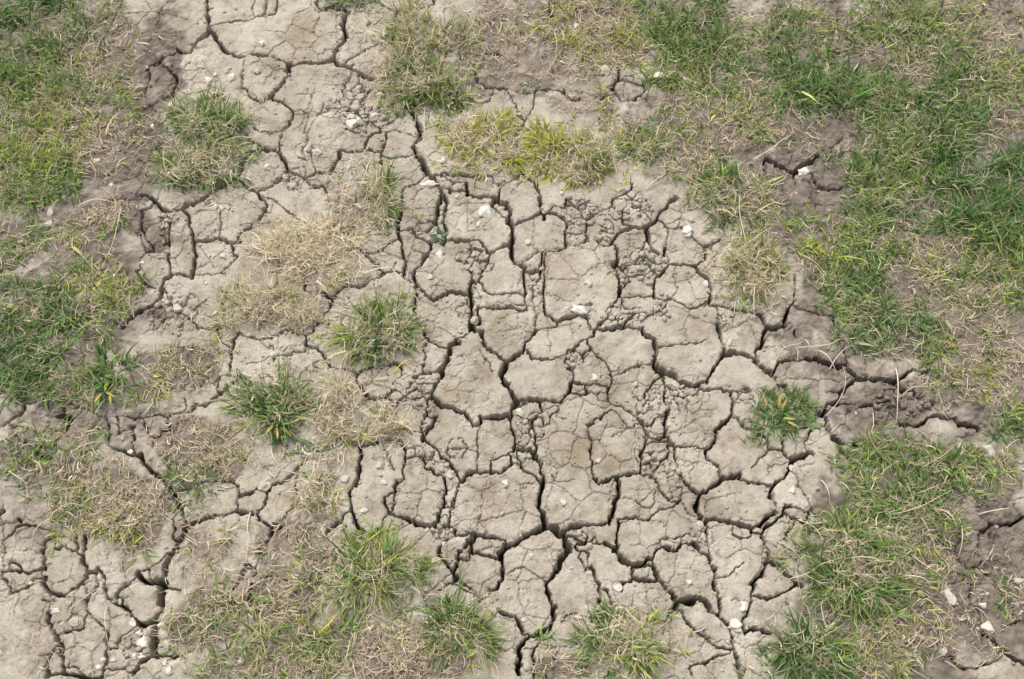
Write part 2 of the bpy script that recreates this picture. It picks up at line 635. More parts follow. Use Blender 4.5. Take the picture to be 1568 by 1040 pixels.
TURF = """
L -887 1374 119 112 1.1 .25 0.00 38
L -752 1352 89 97 .45 .9 .4 26
L -840 1243 93 71 .7 .6 .4 32
L -733 1229 93 64 .4 .8 .5 26
L -821 1139 108 68 .95 .5 0.52 36
L -693 1152 57 34 .3 .5 .7 24
L -820 1065 78 59 .9 .5 0.52 36
L -722 1085 67 53 .3 .6 .6 26
L -704 968 57 48 .55 .7 .7 30
L -825 943 43 56 .55 .6 .5 30
L -682 1007 44 28 0 .8 .6 22
L -763 931 65 37 .1 .3 .6 22
L -716 840 117 50 .9 .55 0.32 34
L -760 787 100 58 1.0 .45 0.12 38
L -661 864 53 36 .4 .6 .8 28
L -771 707 77 50 1.0 .4 0.12 38
L -701 685 61 31 .6 .4 .3 34
L -526 718 77 45 .3 1.0 .6 24
L -577 679 46 28 .6 .5 .4 30
L -749 582 45 37 .6 .4 .4 30
L -665 587 40 40 .3 .7 .6 30
L -611 499 83 61 .28 1.4 .6 28
L -685 530 59 41 .3 .6 .5 26
L -550 449 39 28 .5 .8 .4 30
L -533 499 34 51 .3 .4 .4 26
S -485 593 80 48 .1 1.3 .5 22
S -437 561 40 37 .2 .9 .5 26
S -564 410 13 27 .05 .8 .6 28
S -450 420 53 73 .05 .6 .5 26
S -440 325 61 46 .3 .9 .5 36
S -321 420 72 58 .15 .8 .5 26
S -334 348 75 42 .3 1.1 .5 36
S -309 274 79 41 .45 .9 .4 40
S -207 279 83 45 .35 .9 .6 30
S -119 265 74 36 .25 1.0 .7 30
S -689 279 46 27 0 .5 .5 24
S -621 316 42 32 0 .35 .5 22
S -395 261 46 27 .4 .5 .4 36
S -246 302 56 27 .3 .8 .6 30
C 43 1427 126 58 .05 .8 .5 20
C -46 1374 95 67 .05 .75 .5 20
C 7 1308 94 51 .03 .5 .5 18
C 145 1404 90 83 .45 .9 .8 32
C 173 1337 53 27 .3 .6 .9 24
C 99 1300 47 102 .05 .4 .5 32
C 210 1374 54 75 .4 .7 .5 32
C -302 1463 49 19 .7 .3 .3 30
C 163 1222 25 56 .25 .4 .9 26
C 136 1078 27 26 .7 .5 .85 26
C 229 1152 46 48 .6 .6 .4 30
R 330 1397 90 76 1.20 0.24 0.04 36
R 306 1300 59 58 0.96 0.42 0.37 32
R 430 1300 100 87 0.78 0.52 0.37 32
R 351 1187 103 62 .5 .9 .5 28
R 311 1112 68 47 .45 .8 .5 28
R 488 1420 72 53 .2 .5 .5 24
R 571 1257 105 60 1.38 0.24 0.00 42
R 555 1374 83 75 0.72 0.42 0.32 32
R 723 1382 107 90 0.84 0.45 0.32 34
R 847 1404 96 68 .35 1.0 .6 28
R 768 1286 117 80 0.72 0.56 0.32 32
R 882 1271 70 86 .5 .7 .4 32
R 696 1194 92 70 0.96 0.42 0.22 34
R 778 1139 113 61 1.44 0.21 0.00 44
R 793 1026 100 84 1.56 0.17 0.00 46
R 626 1105 68 74 0.90 0.42 0.32 32
R 671 1026 66 65 0.84 0.35 0.22 34
R 603 1013 55 51 0.90 0.35 0.32 32
R 454 1187 80 42 0.72 0.42 0.22 34
R 507 1152 68 27 .1 .7 .4 20
R 524 950 65 53 0.84 0.42 0.52 30
R 614 937 87 62 0.84 0.42 0.37 32
R 708 912 76 62 .4 .6 .4 28
R 572 864 80 60 1.14 0.35 0.24 34
R 614 781 79 58 1.08 0.39 0.19 34
R 745 876 96 73 .4 .8 .45 32
R 748 769 84 75 .2 1.1 .5 28
R 818 925 54 74 0.96 0.28 0.22 36
R 683 690 51 39 .3 .8 .5 26
R 775 690 51 61 .5 .8 .5 30
R 774 625 30 30 1.32 0.14 0.00 36
R 544 804 42 35 0.72 0.35 0.42 30
R 414 1000 77 51 .12 .5 .5 24
R 449 912 43 49 .1 .4 .5 24
D 584 571 90 34 .8 .4 .4 38
D 701 556 79 33 .65 .6 .55 32
D 565 504 88 46 .95 .5 .35 34
D 599 469 73 45 .6 .8 .5 32
D 647 525 59 31 .4 .5 .5 28
D 576 410 57 53 .3 1.0 .6 30
D 508 367 62 43 .9 .5 0.17 40
D 529 311 89 55 .35 1.1 .55 32
D 635 391 57 67 .05 .35 .4 24
D 628 293 74 41 .05 .4 .4 22
D 722 372 28 57 .2 .6 .5 24
D 503 261 83 36 .45 .7 .5 32
D 726 530 49 31 .4 .5 .4 28
D 70 256 55 22 .2 .8 .6 30
"""
CRUMBLE = """
-148 690 14 33
112 828 21 12
-84 582 14 17
358 663 14 11
-454 582 10 8
-254 1225 42 42
-543 814 34 33
-581 981 9 33
-65 909 22 32
-66 836 17 19
41 882 13 41
106 1000 37 31
150 982 29 25
200 1007 29 26
197 900 28 22
242 915 15 22
175 808 36 19
237 820 17 14
-178 674 16 20
-138 655 16 26
-116 567 24 23
27 618 22 19
19 581 22 27
220 657 26 24
215 565 28 23
241 534 20 21
273 444 15 20
102 441 21 16
-103 457 17 12
-382 1074 20 19
-84 779 15 12
251 666 18 13
94 732 15 14
337 807 11 19
-355 1125 14 22
-268 1187 25 17
-529 293 24 27
607 657 51 24
"""
HUMUS = """
-655 1125 96 115 .95
-650 1257 58 86 .95
-712 981 115 114 .95
-639 1352 47 104 .8
-863 1374 179 195 .7
-761 793 179 128 .85
-672 635 132 65 .75
-673 520 157 92 .6
-514 582 90 63 .4
-442 391 86 115 .35
-318 391 105 86 .45
-172 316 131 83 .6
-618 297 84 73 .3
-28 1330 154 125 .7
114 1374 131 105 .6
226 1215 138 140 .5
383 1159 148 206 .8
474 1052 122 144 .85
684 1039 289 391 .9
725 1315 306 176 .9
563 793 168 140 .75
487 769 73 69 .55
586 657 132 77 .8
729 657 122 87 .85
602 489 137 111 .9
682 391 124 144 1.05
557 316 150 102 .9
421 439 29 59 .2
886 1561 495 178 .9
928 1039 133 651 .9
-987 1173 171 414 .7
321 1435 133 92 .8
-335 864 107 72 .25
-75 1271 128 86 .4
127 987 44 38 .12
200 888 43 30 .05
"""
STAIN = """
76 900 32 42 .6
86 582 44 27 .7
150 561 26 17 .9
-375 1382 31 54 .8
83 1308 24 29 .3
326 582 40 32 .25
-96 668 31 15 .5
-19 509 39 31 .3
"""
TUFTS = [
    ("-526 1190 57 50 1.2 .6 .2 42", "upright green grass tuft with dry tips on the pale clay at upper left"),
    ("-532 1105 68 43 1.1 1.0 .3 38", "spreading green and straw tuft just above the long slanting crack at upper left"),
    ("-254 1032 55 55 .7 1.2 .45 36", "low grey green and tan tuft left of the two tall narrow clods"),
    ("-335 931 74 47 .12 3.4 .9 36", "bleached straw clump with curled pale blades, almost without green"),
    ("-399 834 66 40 .4 2.0 .6 32", "flattened straw patch with a few green blades below the bleached clump"),
    ("-219 783 61 44 1.2 .8 .35 46", "green tuft with long blades pointing right, in the middle left of the clay"),
    ("-368 657 47 63 1.0 .8 .3 36", "bright green tuft with broad blue green blades and a yellow base"),
    ("-262 635 63 48 .3 2.2 .6 34", "pale straw tuft beside the broad bladed green tuft"),
    ("-178 1374 66 75 .8 .8 .45 40", "mixed green and dry tuft beside the top edge of the clay"),
    ("-157 1279 72 52 1.2 1.3 .45 46", "tuft with pale roots hanging over the wide crack at upper centre"),
    ("-56 1152 66 52 1.3 .7 .95 34", "yellow green mossy tuft right of the wide upper crack"),
    ("114 1132 75 54 1.1 .9 .95 34", "yellow green tuft with straw, right of the other mossy tuft"),
    ("365 1049 60 47 1.1 .8 .2 40", "spiky green tuft at the right border of the clay, near the white pebble"),
    ("388 894 56 51 .7 1.3 .5 36", "round olive and straw tuft overhanging the right clods"),
    ("-204 398 59 42 1.3 .7 .35 46", "largest green tuft, long blades fanning out, at the bottom left of the clay"),
    ("-79 320 47 35 1.5 .4 .2 46", "dense fresh green tuft below the large fanning tuft"),
    ("154 293 69 36 1.2 .8 .3 42", "green tuft growing at the bottom centre between the clods"),
    ("419 288 51 42 1.5 .35 .05 44", "dark green tuft at the bottom right corner of the clay"),
    ("483 434 54 43 1.2 .6 .25 46", "long bladed tuft arching leftward over the right clods"),
    ("491 386 55 34 1.2 .5 .15 46", "deep green tuft just below the long arching blades"),
    ("-292 514 26 39 .3 1.5 .6 34", "small wiry straw tuft above the largest green tuft"),
    ("-478 535 34 23 1.3 .4 .3 30", "small isolated dark green tuft at left, beside a crack"),
    ("-573 474 29 24 .5 1.0 .5 30", "small straw and green tuft left of the dark wide crack"),
]
PEBBLES = """
-48 1003 21 22 1.1|bright white chalk lump on the clod at upper centre
-56 981 9 13 1.0|small white chip hanging below the bright chalk lump
110 820 24 14 1.1|oblong white stone lying at the lower edge of a square clod
294 966 19 23 1|white pebble at the right border of the clods, below the spiky tuft
124 867 12 13 .9|white pebble on the large square stained clod
317 870 10 11 .95|small white pebble at the right corner of a hexagonal clod
131 701 12 13 .9|white pebble on the clod at the very centre right
193 691 7 8 .85|tiny pale pebble right of the centre right pebble, first from top
-121 928 14 12 .95|white pebble just below the green sprout in the crack
-142 1061 28 11 .95|flat white chip lying at the lower end of the wide upper crack
-373 523 18 15 .75|large smooth cream pebble in a crack at left
-502 1289 15 17 .95|white pebble on the upper left clay, largest of its cluster
-511 1303 11 15 .75|small clay coloured pebble above the upper left pebble cluster
-453 1364 13 13 .95|white pebble on the top clod, above the junction of cracks
-481 1333 18 16 .8|cream pebble bridging the crack at upper left
-457 1300 13 13 .75|small clay coloured pebble right of the upper left pebble cluster
-591 1314 9 10 .9|tiny pale pebble left of the upper left pebble cluster, first from left
-542 1280 11 20 .9|upright white pebble above the upper left tuft
-531 1293 8 9 .9|tiny pale pebble left of the upper left pebble cluster, second from left
-280 1184 19 18 .95|largest of the white pebbles on the crumbled clod at upper centre
-283 1202 13 13 .85|small pale pebble above the crumbled upper clod
-243 1208 14 15 .9|white pebble among the crumbs right of the crumbled clod
-268 1195 10 13 .85|small pale pebble right of the crumbled upper clod
-355 1132 14 22 .9|pale upright pebble in the crumbs at upper left
-337 1124 14 16 .85|small pale pebble below left of the crumbled upper clod
-205 1101 11 13 .9|small pale pebble above right of the low grey green tuft
-118 1109 10 16 .95|white pebble right of the wide upper crack, under the mossy tuft
-101 1364 8 10 .95|tiny white pebble right of the root fringed tuft at top
118 1404 8 15 1|small white pebble right of the dry litter at top
-264 1414 11 15 .75|small clay coloured pebble above left of the root fringed tuft at top
-265 1443 10 9 .7|tiny clay coloured pebble above left of the root fringed tuft at top
167 1302 21 22 .75|flat cream pebble in the small clay clearing at top right
265 1292 19 14 1|pointed white pebble at the right of the small top clearing
239 1295 9 13 .75|small clay coloured pebble right of the flat cream pebble
351 1264 7 7 .9|tiny pale pebble above the spiky green border tuft
503 1089 18 15 1|white pebble beside the forked crack in the right turf
699 925 14 20 .55|dull tan pebble lying in the right turf
728 581 19 23 .85|large pale pebble at the right edge of the photo
631 355 13 24 1|long white pebble standing out on the dark soil at lower right
680 345 10 11 .95|small white curved chip on the dark soil, right of the long pebble
680 313 18 14 .95|white pebble at the head of the dark crack at lower right
686 268 12 8 .95|small white pebble below right of the long white pebble
647 258 12 7 .95|small elongated white pebble below the long white pebble
612 281 11 10 .85|small pale pebble below the long white pebble
738 381 13 11 .8|small pale pebble right of the long white pebble
674 449 9 6 .85|small pale pebble above the long white pebble
722 465 8 6 .9|tiny pale pebble below the large right edge pebble
322 315 20 18 1|large white pebble at the crack junction near the bottom
334 344 12 17 1|white pebble just above the largest bottom pebble
154 370 11 13 .95|white pebble on the clod above the bottom centre tuft
258 379 9 9 .9|small pale pebble above left of the large bottom pebble
422 516 9 12 .9|small pale pebble below the dark rosette weed, second from top
425 553 8 9 .85|small pale pebble below the dark rosette weed, first from top
365 457 10 11 .75|small clay coloured pebble left of the long bladed right tuft
277 462 14 13 .7|small clay coloured pebble above the large bottom pebble, second from left
269 446 15 10 .75|small clay coloured pebble above the large bottom pebble, first from left
322 445 8 10 .75|small clay coloured pebble above the large bottom pebble, third from left
-221 484 14 9 .95|white pebble on the narrow clod left of centre bottom
-251 535 14 12 .85|small pale pebble right of the small wiry straw tuft, first from left
-202 557 9 13 .85|small pale pebble below the pale straw tuft
-193 529 10 7 .9|small pale pebble right of the small wiry straw tuft, second from left
-96 543 14 13 .8|small pale pebble left of the big clod with fine crumbs
-9 529 11 9 .9|small pale pebble above the big clod with fine crumbs
77 499 8 9 .9|small pale pebble right of the big clod with fine crumbs
13 642 12 14 .85|small pale pebble left of the centre right pebble
28 417 7 7 .9|tiny pale pebble below the big clod with fine crumbs
18 325 7 7 .85|tiny pale pebble right of the dense fresh green tuft
379 729 7 9 .95|tiny white pebble above the dark rosette weed
347 761 7 16 .85|small elongated pale pebble below the round olive tuft
-715 1105 11 13 .9|round white pebble on the dark soil at upper left
-682 1057 9 8 .95|tiny white pebble below the round white pebble at left
-776 1007 10 22 .85|upright pale pebble in the left turf
-775 982 12 14 .8|small pale pebble below the round white pebble at left
-378 741 12 13 .85|small pale pebble above the broad bladed green tuft
-583 578 7 8 .95|tiny white pebble left of the small isolated tuft
-604 568 10 10 .7|small clay coloured pebble below the weed with yellow base
-580 564 6 7 .85|tiny pale pebble left of the small isolated tuft
-500 1016 7 6 .95|tiny white pebble above right of the tall narrow pale clod
-489 1013 12 10 .95|small white pebble right of the tall narrow pale clod, first from left
-479 1014 6 6 .9|tiny pale pebble right of the tall narrow pale clod
-470 1017 11 9 .95|small white pebble right of the tall narrow pale clod, second from left
-477 921 12 11 .9|small pale pebble right of the tall narrow pale clod
-500 870 5 6 .95|tiny white pebble below the tall narrow pale clod
-611 910 8 6 .95|tiny white pebble left of the tall narrow pale clod
-330 923 12 12 .9|white pebble sitting in the bleached straw clump
-540 825 13 13 .85|small pale pebble below the tall narrow pale clod, second from top
-546 839 10 11 .8|small pale pebble below the tall narrow pale clod, first from top
-421 1098 12 11 .9|small pale pebble right of the upper left tuft
-439 1131 17 12 .85|small elongated pale pebble right of the upper left tuft
-605 1203 12 20 .8|small pale pebble left of the upper left tuft
-602 1223 9 11 .95|tiny white pebble above left of the upper left tuft
-627 1177 7 10 .95|tiny white pebble left of the upper left tuft
-656 337 14 9 .95|pale chip on the cracked clay at the lower left
-626 321 16 13 .8|small pale pebble left of the dark crack at lower left, first from top
-639 346 10 9 .65|small clay coloured pebble left of the dark crack at lower left
-522 291 17 14 1|largest white stone in the rubble beside the dark crack at lower left
-543 320 8 13 .95|small white pebble above left of the dark crack at lower left, first from top
-528 274 18 9 1|small elongated white pebble below left of the dark crack at lower left
-531 305 10 6 .95|small white pebble above left of the dark crack at lower left, second from top
-496 304 9 17 .85|small elongated pale pebble right of the dark crack at lower left
-488 288 13 15 .85|small pale pebble right of the dark crack at lower left
-500 318 11 6 .95|small elongated white pebble above the dark crack at lower left
-489 265 8 7 .95|small white pebble below right of the dark crack at lower left
-481 253 12 11 1|white pebble in the dark gap at the bottom left
-584 259 8 7 .9|small pale pebble left of the dark crack at lower left, third from top
-579 269 6 7 .9|tiny pale pebble left of the dark crack at lower left, third from top
-562 268 9 6 .85|small pale pebble left of the dark crack at lower left, second from top
-570 352 8 8 .75|small clay coloured pebble above left of the dark crack at lower left
-383 267 8 8 .95|small white pebble right of the dark crack at lower left
-686 393 7 6 .8|tiny pale pebble left of the dark crack at lower left, first from top
-700 378 5 5 .9|tiny pale pebble left of the dark crack at lower left, second from top
-252 432 8 6 .95|tiny white pebble left of the largest green tuft
-100 434 8 7 .9|tiny pale pebble right of the largest green tuft
84 1042 9 7 .9|tiny pale pebble below the right mossy tuft
55 1010 14 15 .75|small clay coloured pebble right of the bright chalk lump
26 946 11 11 .8|small pale pebble right of the bright chalk lump
-34 1084 7 9 .9|tiny pale pebble below the mossy tuft by the wide crack
-93 1036 7 8 .8|tiny pale pebble left of the bright chalk lump
-135 883 9 10 .8|tiny pale pebble above right of the green tuft in the middle left
-218 867 7 8 .8|tiny pale pebble above the green tuft in the middle left
-60 803 12 13 .65|small clay coloured pebble right of the green tuft in the middle left
89 824 7 8 .8|tiny pale pebble left of the oblong white stone
255 919 14 17 .85|small pale pebble left of the round olive tuft
301 991 9 10 .7|tiny clay coloured pebble below left of the spiky green border tuft
243 622 6 9 .8|tiny pale pebble right of the centre right pebble, second from top
-156 787 8 9 .75|tiny clay coloured pebble right of the green tuft in the middle left
-291 793 5 7 .8|tiny pale pebble left of the green tuft in the middle left
132 565 9 7 .85|small pale pebble below the centre right pebble
405 571 6 4 .8|tiny pale pebble below the dark rosette weed
457 593 8 6 .7|tiny clay coloured pebble below right of the dark rosette weed
-490 635 6 5 .7|tiny clay coloured pebble above the small isolated tuft
"""
STALKS = """
Q 413,718 419,733 429,744 454,753 463,765|long bare pale root above the dark rosette weed, first from left
Q 463,768 466,747 475,733|short bare pale root above the dark rosette weed, second from left
Q 456,752 477,749 501,750 521,762 551,769|long bare pale root above the dark rosette weed, second from left
Q 451,749 447,730 445,711|short bare pale root above the dark rosette weed, first from left
Q 500,714 509,728 524,744 536,755|short bare pale root above right of the dark rosette weed, second from left
Q 605,715 599,687 594,659 592,623|long bare pale root below the right straw turf, first from left
Q 488,639 503,654 515,675 520,698 522,721|long bare pale root right of the dark rosette weed
Q 561,701 576,715 587,730|short bare pale root below left of the right straw turf
Q 600,664 618,675 634,678 663,681|long bare pale root below the right straw turf, second from left
Q 558,639 553,617 549,604 561,583|short bare pale root right of the dark rosette weed
Q 485,746 496,727 509,704|short bare pale root above right of the dark rosette weed, first from left
R 404,383 429,389 447,400 478,410 514,426|long dry stalk left of the long bladed right tuft, third from left
R 426,472 444,456 454,436 457,423|long dry stalk left of the long bladed right tuft, second from left
R 465,531 470,513 475,494|short dry stalk above the long bladed right tuft, first from left
R 492,529 496,513 508,501|short dry stalk above the long bladed right tuft, second from left
R 558,476 599,484 631,500 662,518|long dry stalk below left of the large right edge pebble
R 695,479 720,480 743,486|short dry stalk below the large right edge pebble
R 664,472 659,441 654,414|long dry stalk above the long white pebble
R 626,485 642,472 655,450|short dry stalk above the long white pebble
R 683,400 691,414 707,433|short dry stalk above right of the long white pebble
R 560,387 588,377 605,365|long dry stalk left of the long white pebble
R 616,548 651,566 678,590|long dry stalk left of the large right edge pebble
W -657,1011 -657,972 -660,940 -673,896|long dry stalk left of the tall narrow pale clod
W -730,959 -725,932 -707,916 -685,893|long dry stalk above right of the left green turf
W -785,924 -772,941 -752,956|short dry stalk above the left green turf
W -681,821 -665,825 -654,834|short dry stalk right of the left green turf
W -731,1016 -701,1024 -669,1020|long dry stalk below the round white pebble at left
F 386,1035 381,1002 388,947|long dry stalk below the spiky green border tuft
E 417,1113 450,1131 466,1146 487,1162|long dry stalk above left of the forked crack in the turf
F 228,1050 245,1065 261,1080|short dry stalk left of the spiky green border tuft
B -154,1221 -153,1181 -152,1157 -162,1145|long dry stalk left of the mossy tuft by the wide crack
B -100,1237 -84,1244 -75,1253 -74,1271|short dry stalk above the mossy tuft by the wide crack
B 78,1392 81,1350 77,1323|short dry stalk below right of the dry litter at top
B 62,1292 80,1323 93,1353|short dry stalk below the dry litter at top
P -390,482 -390,456 -387,443 -388,411|long dry stalk below the large cream pebble
P -322,502 -336,482 -342,466|short dry stalk below right of the large cream pebble
A -642,1374 -630,1359 -617,1363|short dry stalk left of the upper left pebble cluster
M -621,690 -621,724 -612,735|short dry stalk above right of the weed with yellow base
M -762,547 -742,534 -728,526|short dry stalk below left of the weed with yellow base
L 373,441 399,428 426,406|long dry stalk left of the long bladed right tuft, first from left
V -794,1334 -786,1301 -780,1275|short dry stalk below the top left turf, first from left
V -764,1318 -749,1297 -746,1275|short dry stalk below the top left turf, second from left
N -634,336 -619,348 -598,369|long dry stalk left of the dark crack at lower left, first from left
N -582,345 -579,321 -572,286|long dry stalk left of the dark crack at lower left, second from left
S 578,252 573,261 568,275|short dry stalk below the long white pebble
S 557,284 571,298 574,307|short dry stalk below left of the long white pebble
I -194,397 -192,424 -191,446|short dry stalk above the largest green tuft
"""

# ------------------------------------------------------------------ helpers
rng = np.random.default_rng(7)
random.seed(7)
col = scene.collection


def tag(o, label=None, cat=None, group=None, kind=None):
    if label: o["label"] = label
    if cat: o["category"] = cat
    if group: o["group"] = group
    if kind: o["kind"] = kind
    return o


def empty(name, loc):
    o = bpy.data.objects.new(name, None)
    o.empty_display_size = 0.02
    o.location = loc
    col.objects.link(o)
    return o


def np_mesh(name, V, faces, counts, mats, smooth=True, attrs=None):
    """V (n,3); faces flat vertex indices; counts per polygon."""
    me = bpy.data.meshes.new(name)
    V = np.asarray(V, np.float32)
    faces = np.asarray(faces, np.int32).ravel()
    counts = np.asarray(counts, np.int32)
    me.vertices.add(len(V)); me.vertices.foreach_set("co", V.ravel())
    me.loops.add(len(faces)); me.loops.foreach_set("vertex_index", faces)
    me.polygons.add(len(counts))
    st = np.zeros(len(counts), np.int32); st[1:] = np.cumsum(counts)[:-1]
    me.polygons.foreach_set("loop_start", st)
    me.polygons.foreach_set("loop_total", counts)
    me.polygons.foreach_set("use_smooth", np.full(len(counts), smooth, bool))
    for m in (mats if isinstance(mats, (list, tuple)) else [mats]):
        me.materials.append(m)
    for an, (typ, data) in (attrs or {}).items():
        a = me.attributes.new(an, typ, 'POINT')
        if typ == 'FLOAT':
            a.data.foreach_set("value", np.asarray(data, np.float32).ravel())
        else:
            a.data.foreach_set("color", np.asarray(data, np.float32).ravel())
    me.update(calc_edges=True)
    return me


def link(name, me, parent=None, loc=None):
    o = bpy.data.objects.new(name, me)
    if loc is not None: o.location = loc
    if parent is not None: o.parent = parent
    col.objects.link(o)
    return o


_tabs = {}
def vn(x, y, freq, seed=0):
    """value noise 0..1"""
    if seed not in _tabs:
        _tabs[seed] = np.random.default_rng(1000 + seed).random((256, 256)).astype(np.float32)
    t = _tabs[seed]
    X = (x + 50.0) * freq; Y = (y + 50.0) * freq
    xi = np.floor(X).astype(np.int64); yi = np.floor(Y).astype(np.int64)
    fx = (X - xi).astype(np.float32); fy = (Y - yi).astype(np.float32)
    fx = fx * fx * (3 - 2 * fx); fy = fy * fy * (3 - 2 * fy)
    a, b = xi & 255, yi & 255
    a1, b1 = (xi + 1) & 255, (yi + 1) & 255
    return (t[b, a] * (1 - fx) + t[b, a1] * fx) * (1 - fy) + (t[b1, a] * (1 - fx) + t[b1, a1] * fx) * fy


def sstep(a, b, x):
    t = np.clip((x - a) / (b - a), 0, 1)
    return t * t * (3 - 2 * t)


def voronoi(x, y, cell, seed):
    """jittered-grid Voronoi: distance to the cell border, distance to the seed, cell random value"""
    r2 = np.random.default_rng(2000 + seed)
    jx = r2.random((128, 128)).astype(np.float32); jy = r2.random((128, 128)).astype(np.float32); jr = r2.random((128, 128)).astype(np.float32)
    X = (x + 20) / cell; Y = (y + 20) / cell
    xi = np.floor(X).astype(np.int64); yi = np.floor(Y).astype(np.int64)
    f1 = np.full(x.shape, 9.0, np.float32); f2 = f1.copy(); cid = np.zeros(x.shape, np.float32); qx = cid.copy(); qy = cid.copy()
    for dy in (-1, 0, 1):
        for dx in (-1, 0, 1):
            a = (xi + dx) & 127; b = (yi + dy) & 127
            px = xi + dx + 0.12 + 0.76 * jx[b, a]; py = yi + dy + 0.12 + 0.76 * jy[b, a]
            d = np.hypot(X - px, Y - py).astype(np.float32)
            near = d < f1
            f2 = np.where(near, f1, np.minimum(f2, d))
            cid = np.where(near, jr[b, a], cid); qx = np.where(near, px, qx); qy = np.where(near, py, qy)
            f1 = np.where(near, d, f1)
    return (f2 - f1) * 0.5 * cell, f1, cid, qx * cell - 20, qy * cell - 20


# ------------------------------------------------------------------ materials
def nt(name):
    m = bpy.data.materials.new(name)
    m.use_nodes = True
    t = m.node_tree
    return m, t, t.nodes["Principled BSDF"]


def noise(t, coord, scale, detail=4, rough=0.6, lac=2.0):
    n = t.nodes.new("ShaderNodeTexNoise")
    n.inputs["Scale"].default_value = scale
    n.inputs["Detail"].default_value = detail
    n.inputs["Roughness"].default_value = rough
    t.links.new(coord, n.inputs["Vector"])
    return n.outputs["Fac"]


def ramp(t, fac, stops):
    n = t.nodes.new("ShaderNodeValToRGB")
    e = n.color_ramp.elements
    while len(e) < len(stops): e.new(0.5)
    for k, (p, c) in enumerate(stops):
        e[k].position = p
        e[k].color = (c[0], c[1], c[2], 1) if isinstance(c, (tuple, list)) else (c, c, c, 1)
    t.links.new(fac, n.inputs[0])
    return n.outputs[0]


def mix(t, fac, a, b, mode='MIX'):
    n = t.nodes.new("ShaderNodeMix")
    n.data_type = 'RGBA'; n.blend_type = mode
    for sock, v in ((n.inputs[0], fac), (n.inputs[6], a), (n.inputs[7], b)):
        if hasattr(v, "is_linked"): t.links.new(v, sock)
        elif isinstance(v, (tuple, list)): sock.default_value = (*v, 1)
        else: sock.default_value = v
    return n.outputs[2]


def math_node(t, op, a, b=None):
    n = t.nodes.new("ShaderNodeMath"); n.operation = op
    for s_, v in ((n.inputs[0], a), (n.inputs[1], b)):
        if v is None: continue
        if hasattr(v, "is_linked"): t.links.new(v, s_)
        else: s_.default_value = v
    return n.outputs[0]


def make_soil():
    m, t, p = nt("dry_clay_soil")
    geo = t.nodes.new("ShaderNodeNewGeometry").outputs["Position"]
    def attr(nm):
        a = t.nodes.new("ShaderNodeAttribute"); a.attribute_name = nm
        return a.outputs["Fac"]
    base = ramp(t, noise(t, geo, 11, 5, 0.68), [(0.30, (0.240, 0.207, 0.160)), (0.45, (0.345, 0.310, 0.255)), (0.68, (0.435, 0.400, 0.345))])
    mottle = ramp(t, noise(t, geo, 55, 5, 0.7), [(0.32, (0.55, 0.52, 0.47)), (0.45, (0.97, 0.96, 0.95)), (0.70, (1.15, 1.145, 1.13))])
    base = mix(t, 0.85, base, mottle, 'MULTIPLY')
    dirt = ramp(t, noise(t, geo, 26, 6, 0.75), [(0.50, 0.0), (0.68, 0.62)])
    base = mix(t, dirt, base, (0.235, 0.195, 0.145))
    pale = ramp(t, noise(t, geo, 17, 5, 0.7), [(0.54, 0.0), (0.72, 0.5)])
    base = mix(t, pale, base, (0.52, 0.485, 0.42))
    grain = ramp(t, noise(t, geo, 420, 3, 0.75), [(0.28, (0.52, 0.50, 0.46)), (0.46, (1, 1, 1)), (0.75, (1.18, 1.17, 1.15))])
    base = mix(t, 0.75, base, grain, 'MULTIPLY')
    oi = t.nodes.new("ShaderNodeObjectInfo")
    base = mix(t, 1.0, base, ramp(t, oi.outputs["Random"], [(0.0, (0.86, 0.845, 0.82)), (0.5, (0.99, 0.985, 0.975)), (1.0, (1.07, 1.07, 1.06))]), 'MULTIPLY')
    # pale grit
    vo = t.nodes.new("ShaderNodeTexVoronoi"); vo.inputs["Scale"].default_value = 130
    t.links.new(geo, vo.inputs["Vector"])
    grit = ramp(t, vo.outputs["Distance"], [(0.10, 1.0), (0.2, 0.0)])
    gm = math_node(t, 'MULTIPLY', grit, ramp(t, noise(t, geo, 24, 2), [(0.52, 0.0), (0.66, 0.55)]))
    base = mix(t, gm, base, (0.56, 0.52, 0.45))
    # ochre stains
    base = mix(t, math_node(t, 'MULTIPLY', attr("stain"), ramp(t, noise(t, geo, 38, 5, 0.7), [(0.34, 0.1), (0.62, 0.85)])), base, (0.235, 0.18, 0.115))
    # organic turf soil, with contact shade painted in under the tufts
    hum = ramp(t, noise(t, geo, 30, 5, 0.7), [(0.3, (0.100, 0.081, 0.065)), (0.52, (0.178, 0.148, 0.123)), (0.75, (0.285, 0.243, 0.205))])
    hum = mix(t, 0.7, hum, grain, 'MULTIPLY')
    base = mix(t, attr("humus_shade"), base, hum)
    t.links.new(base, p.inputs["Base Color"])
    p.inputs["Roughness"].default_value = 0.95
    p.inputs["Specular IOR Level"].default_value = 0.15
    b1 = t.nodes.new("ShaderNodeBump"); b1.inputs["Strength"].default_value = 0.6; b1.inputs["Distance"].default_value = 0.0024
    hgt = math_node(t, 'ADD', noise(t, geo, 420, 2, 0.72), math_node(t, 'MULTIPLY', noise(t, geo, 130, 2, 0.6), 1.1))
    t.links.new(hgt, b1.inputs["Height"])
    t.links.new(b1.outputs[0], p.inputs["Normal"])
    return m


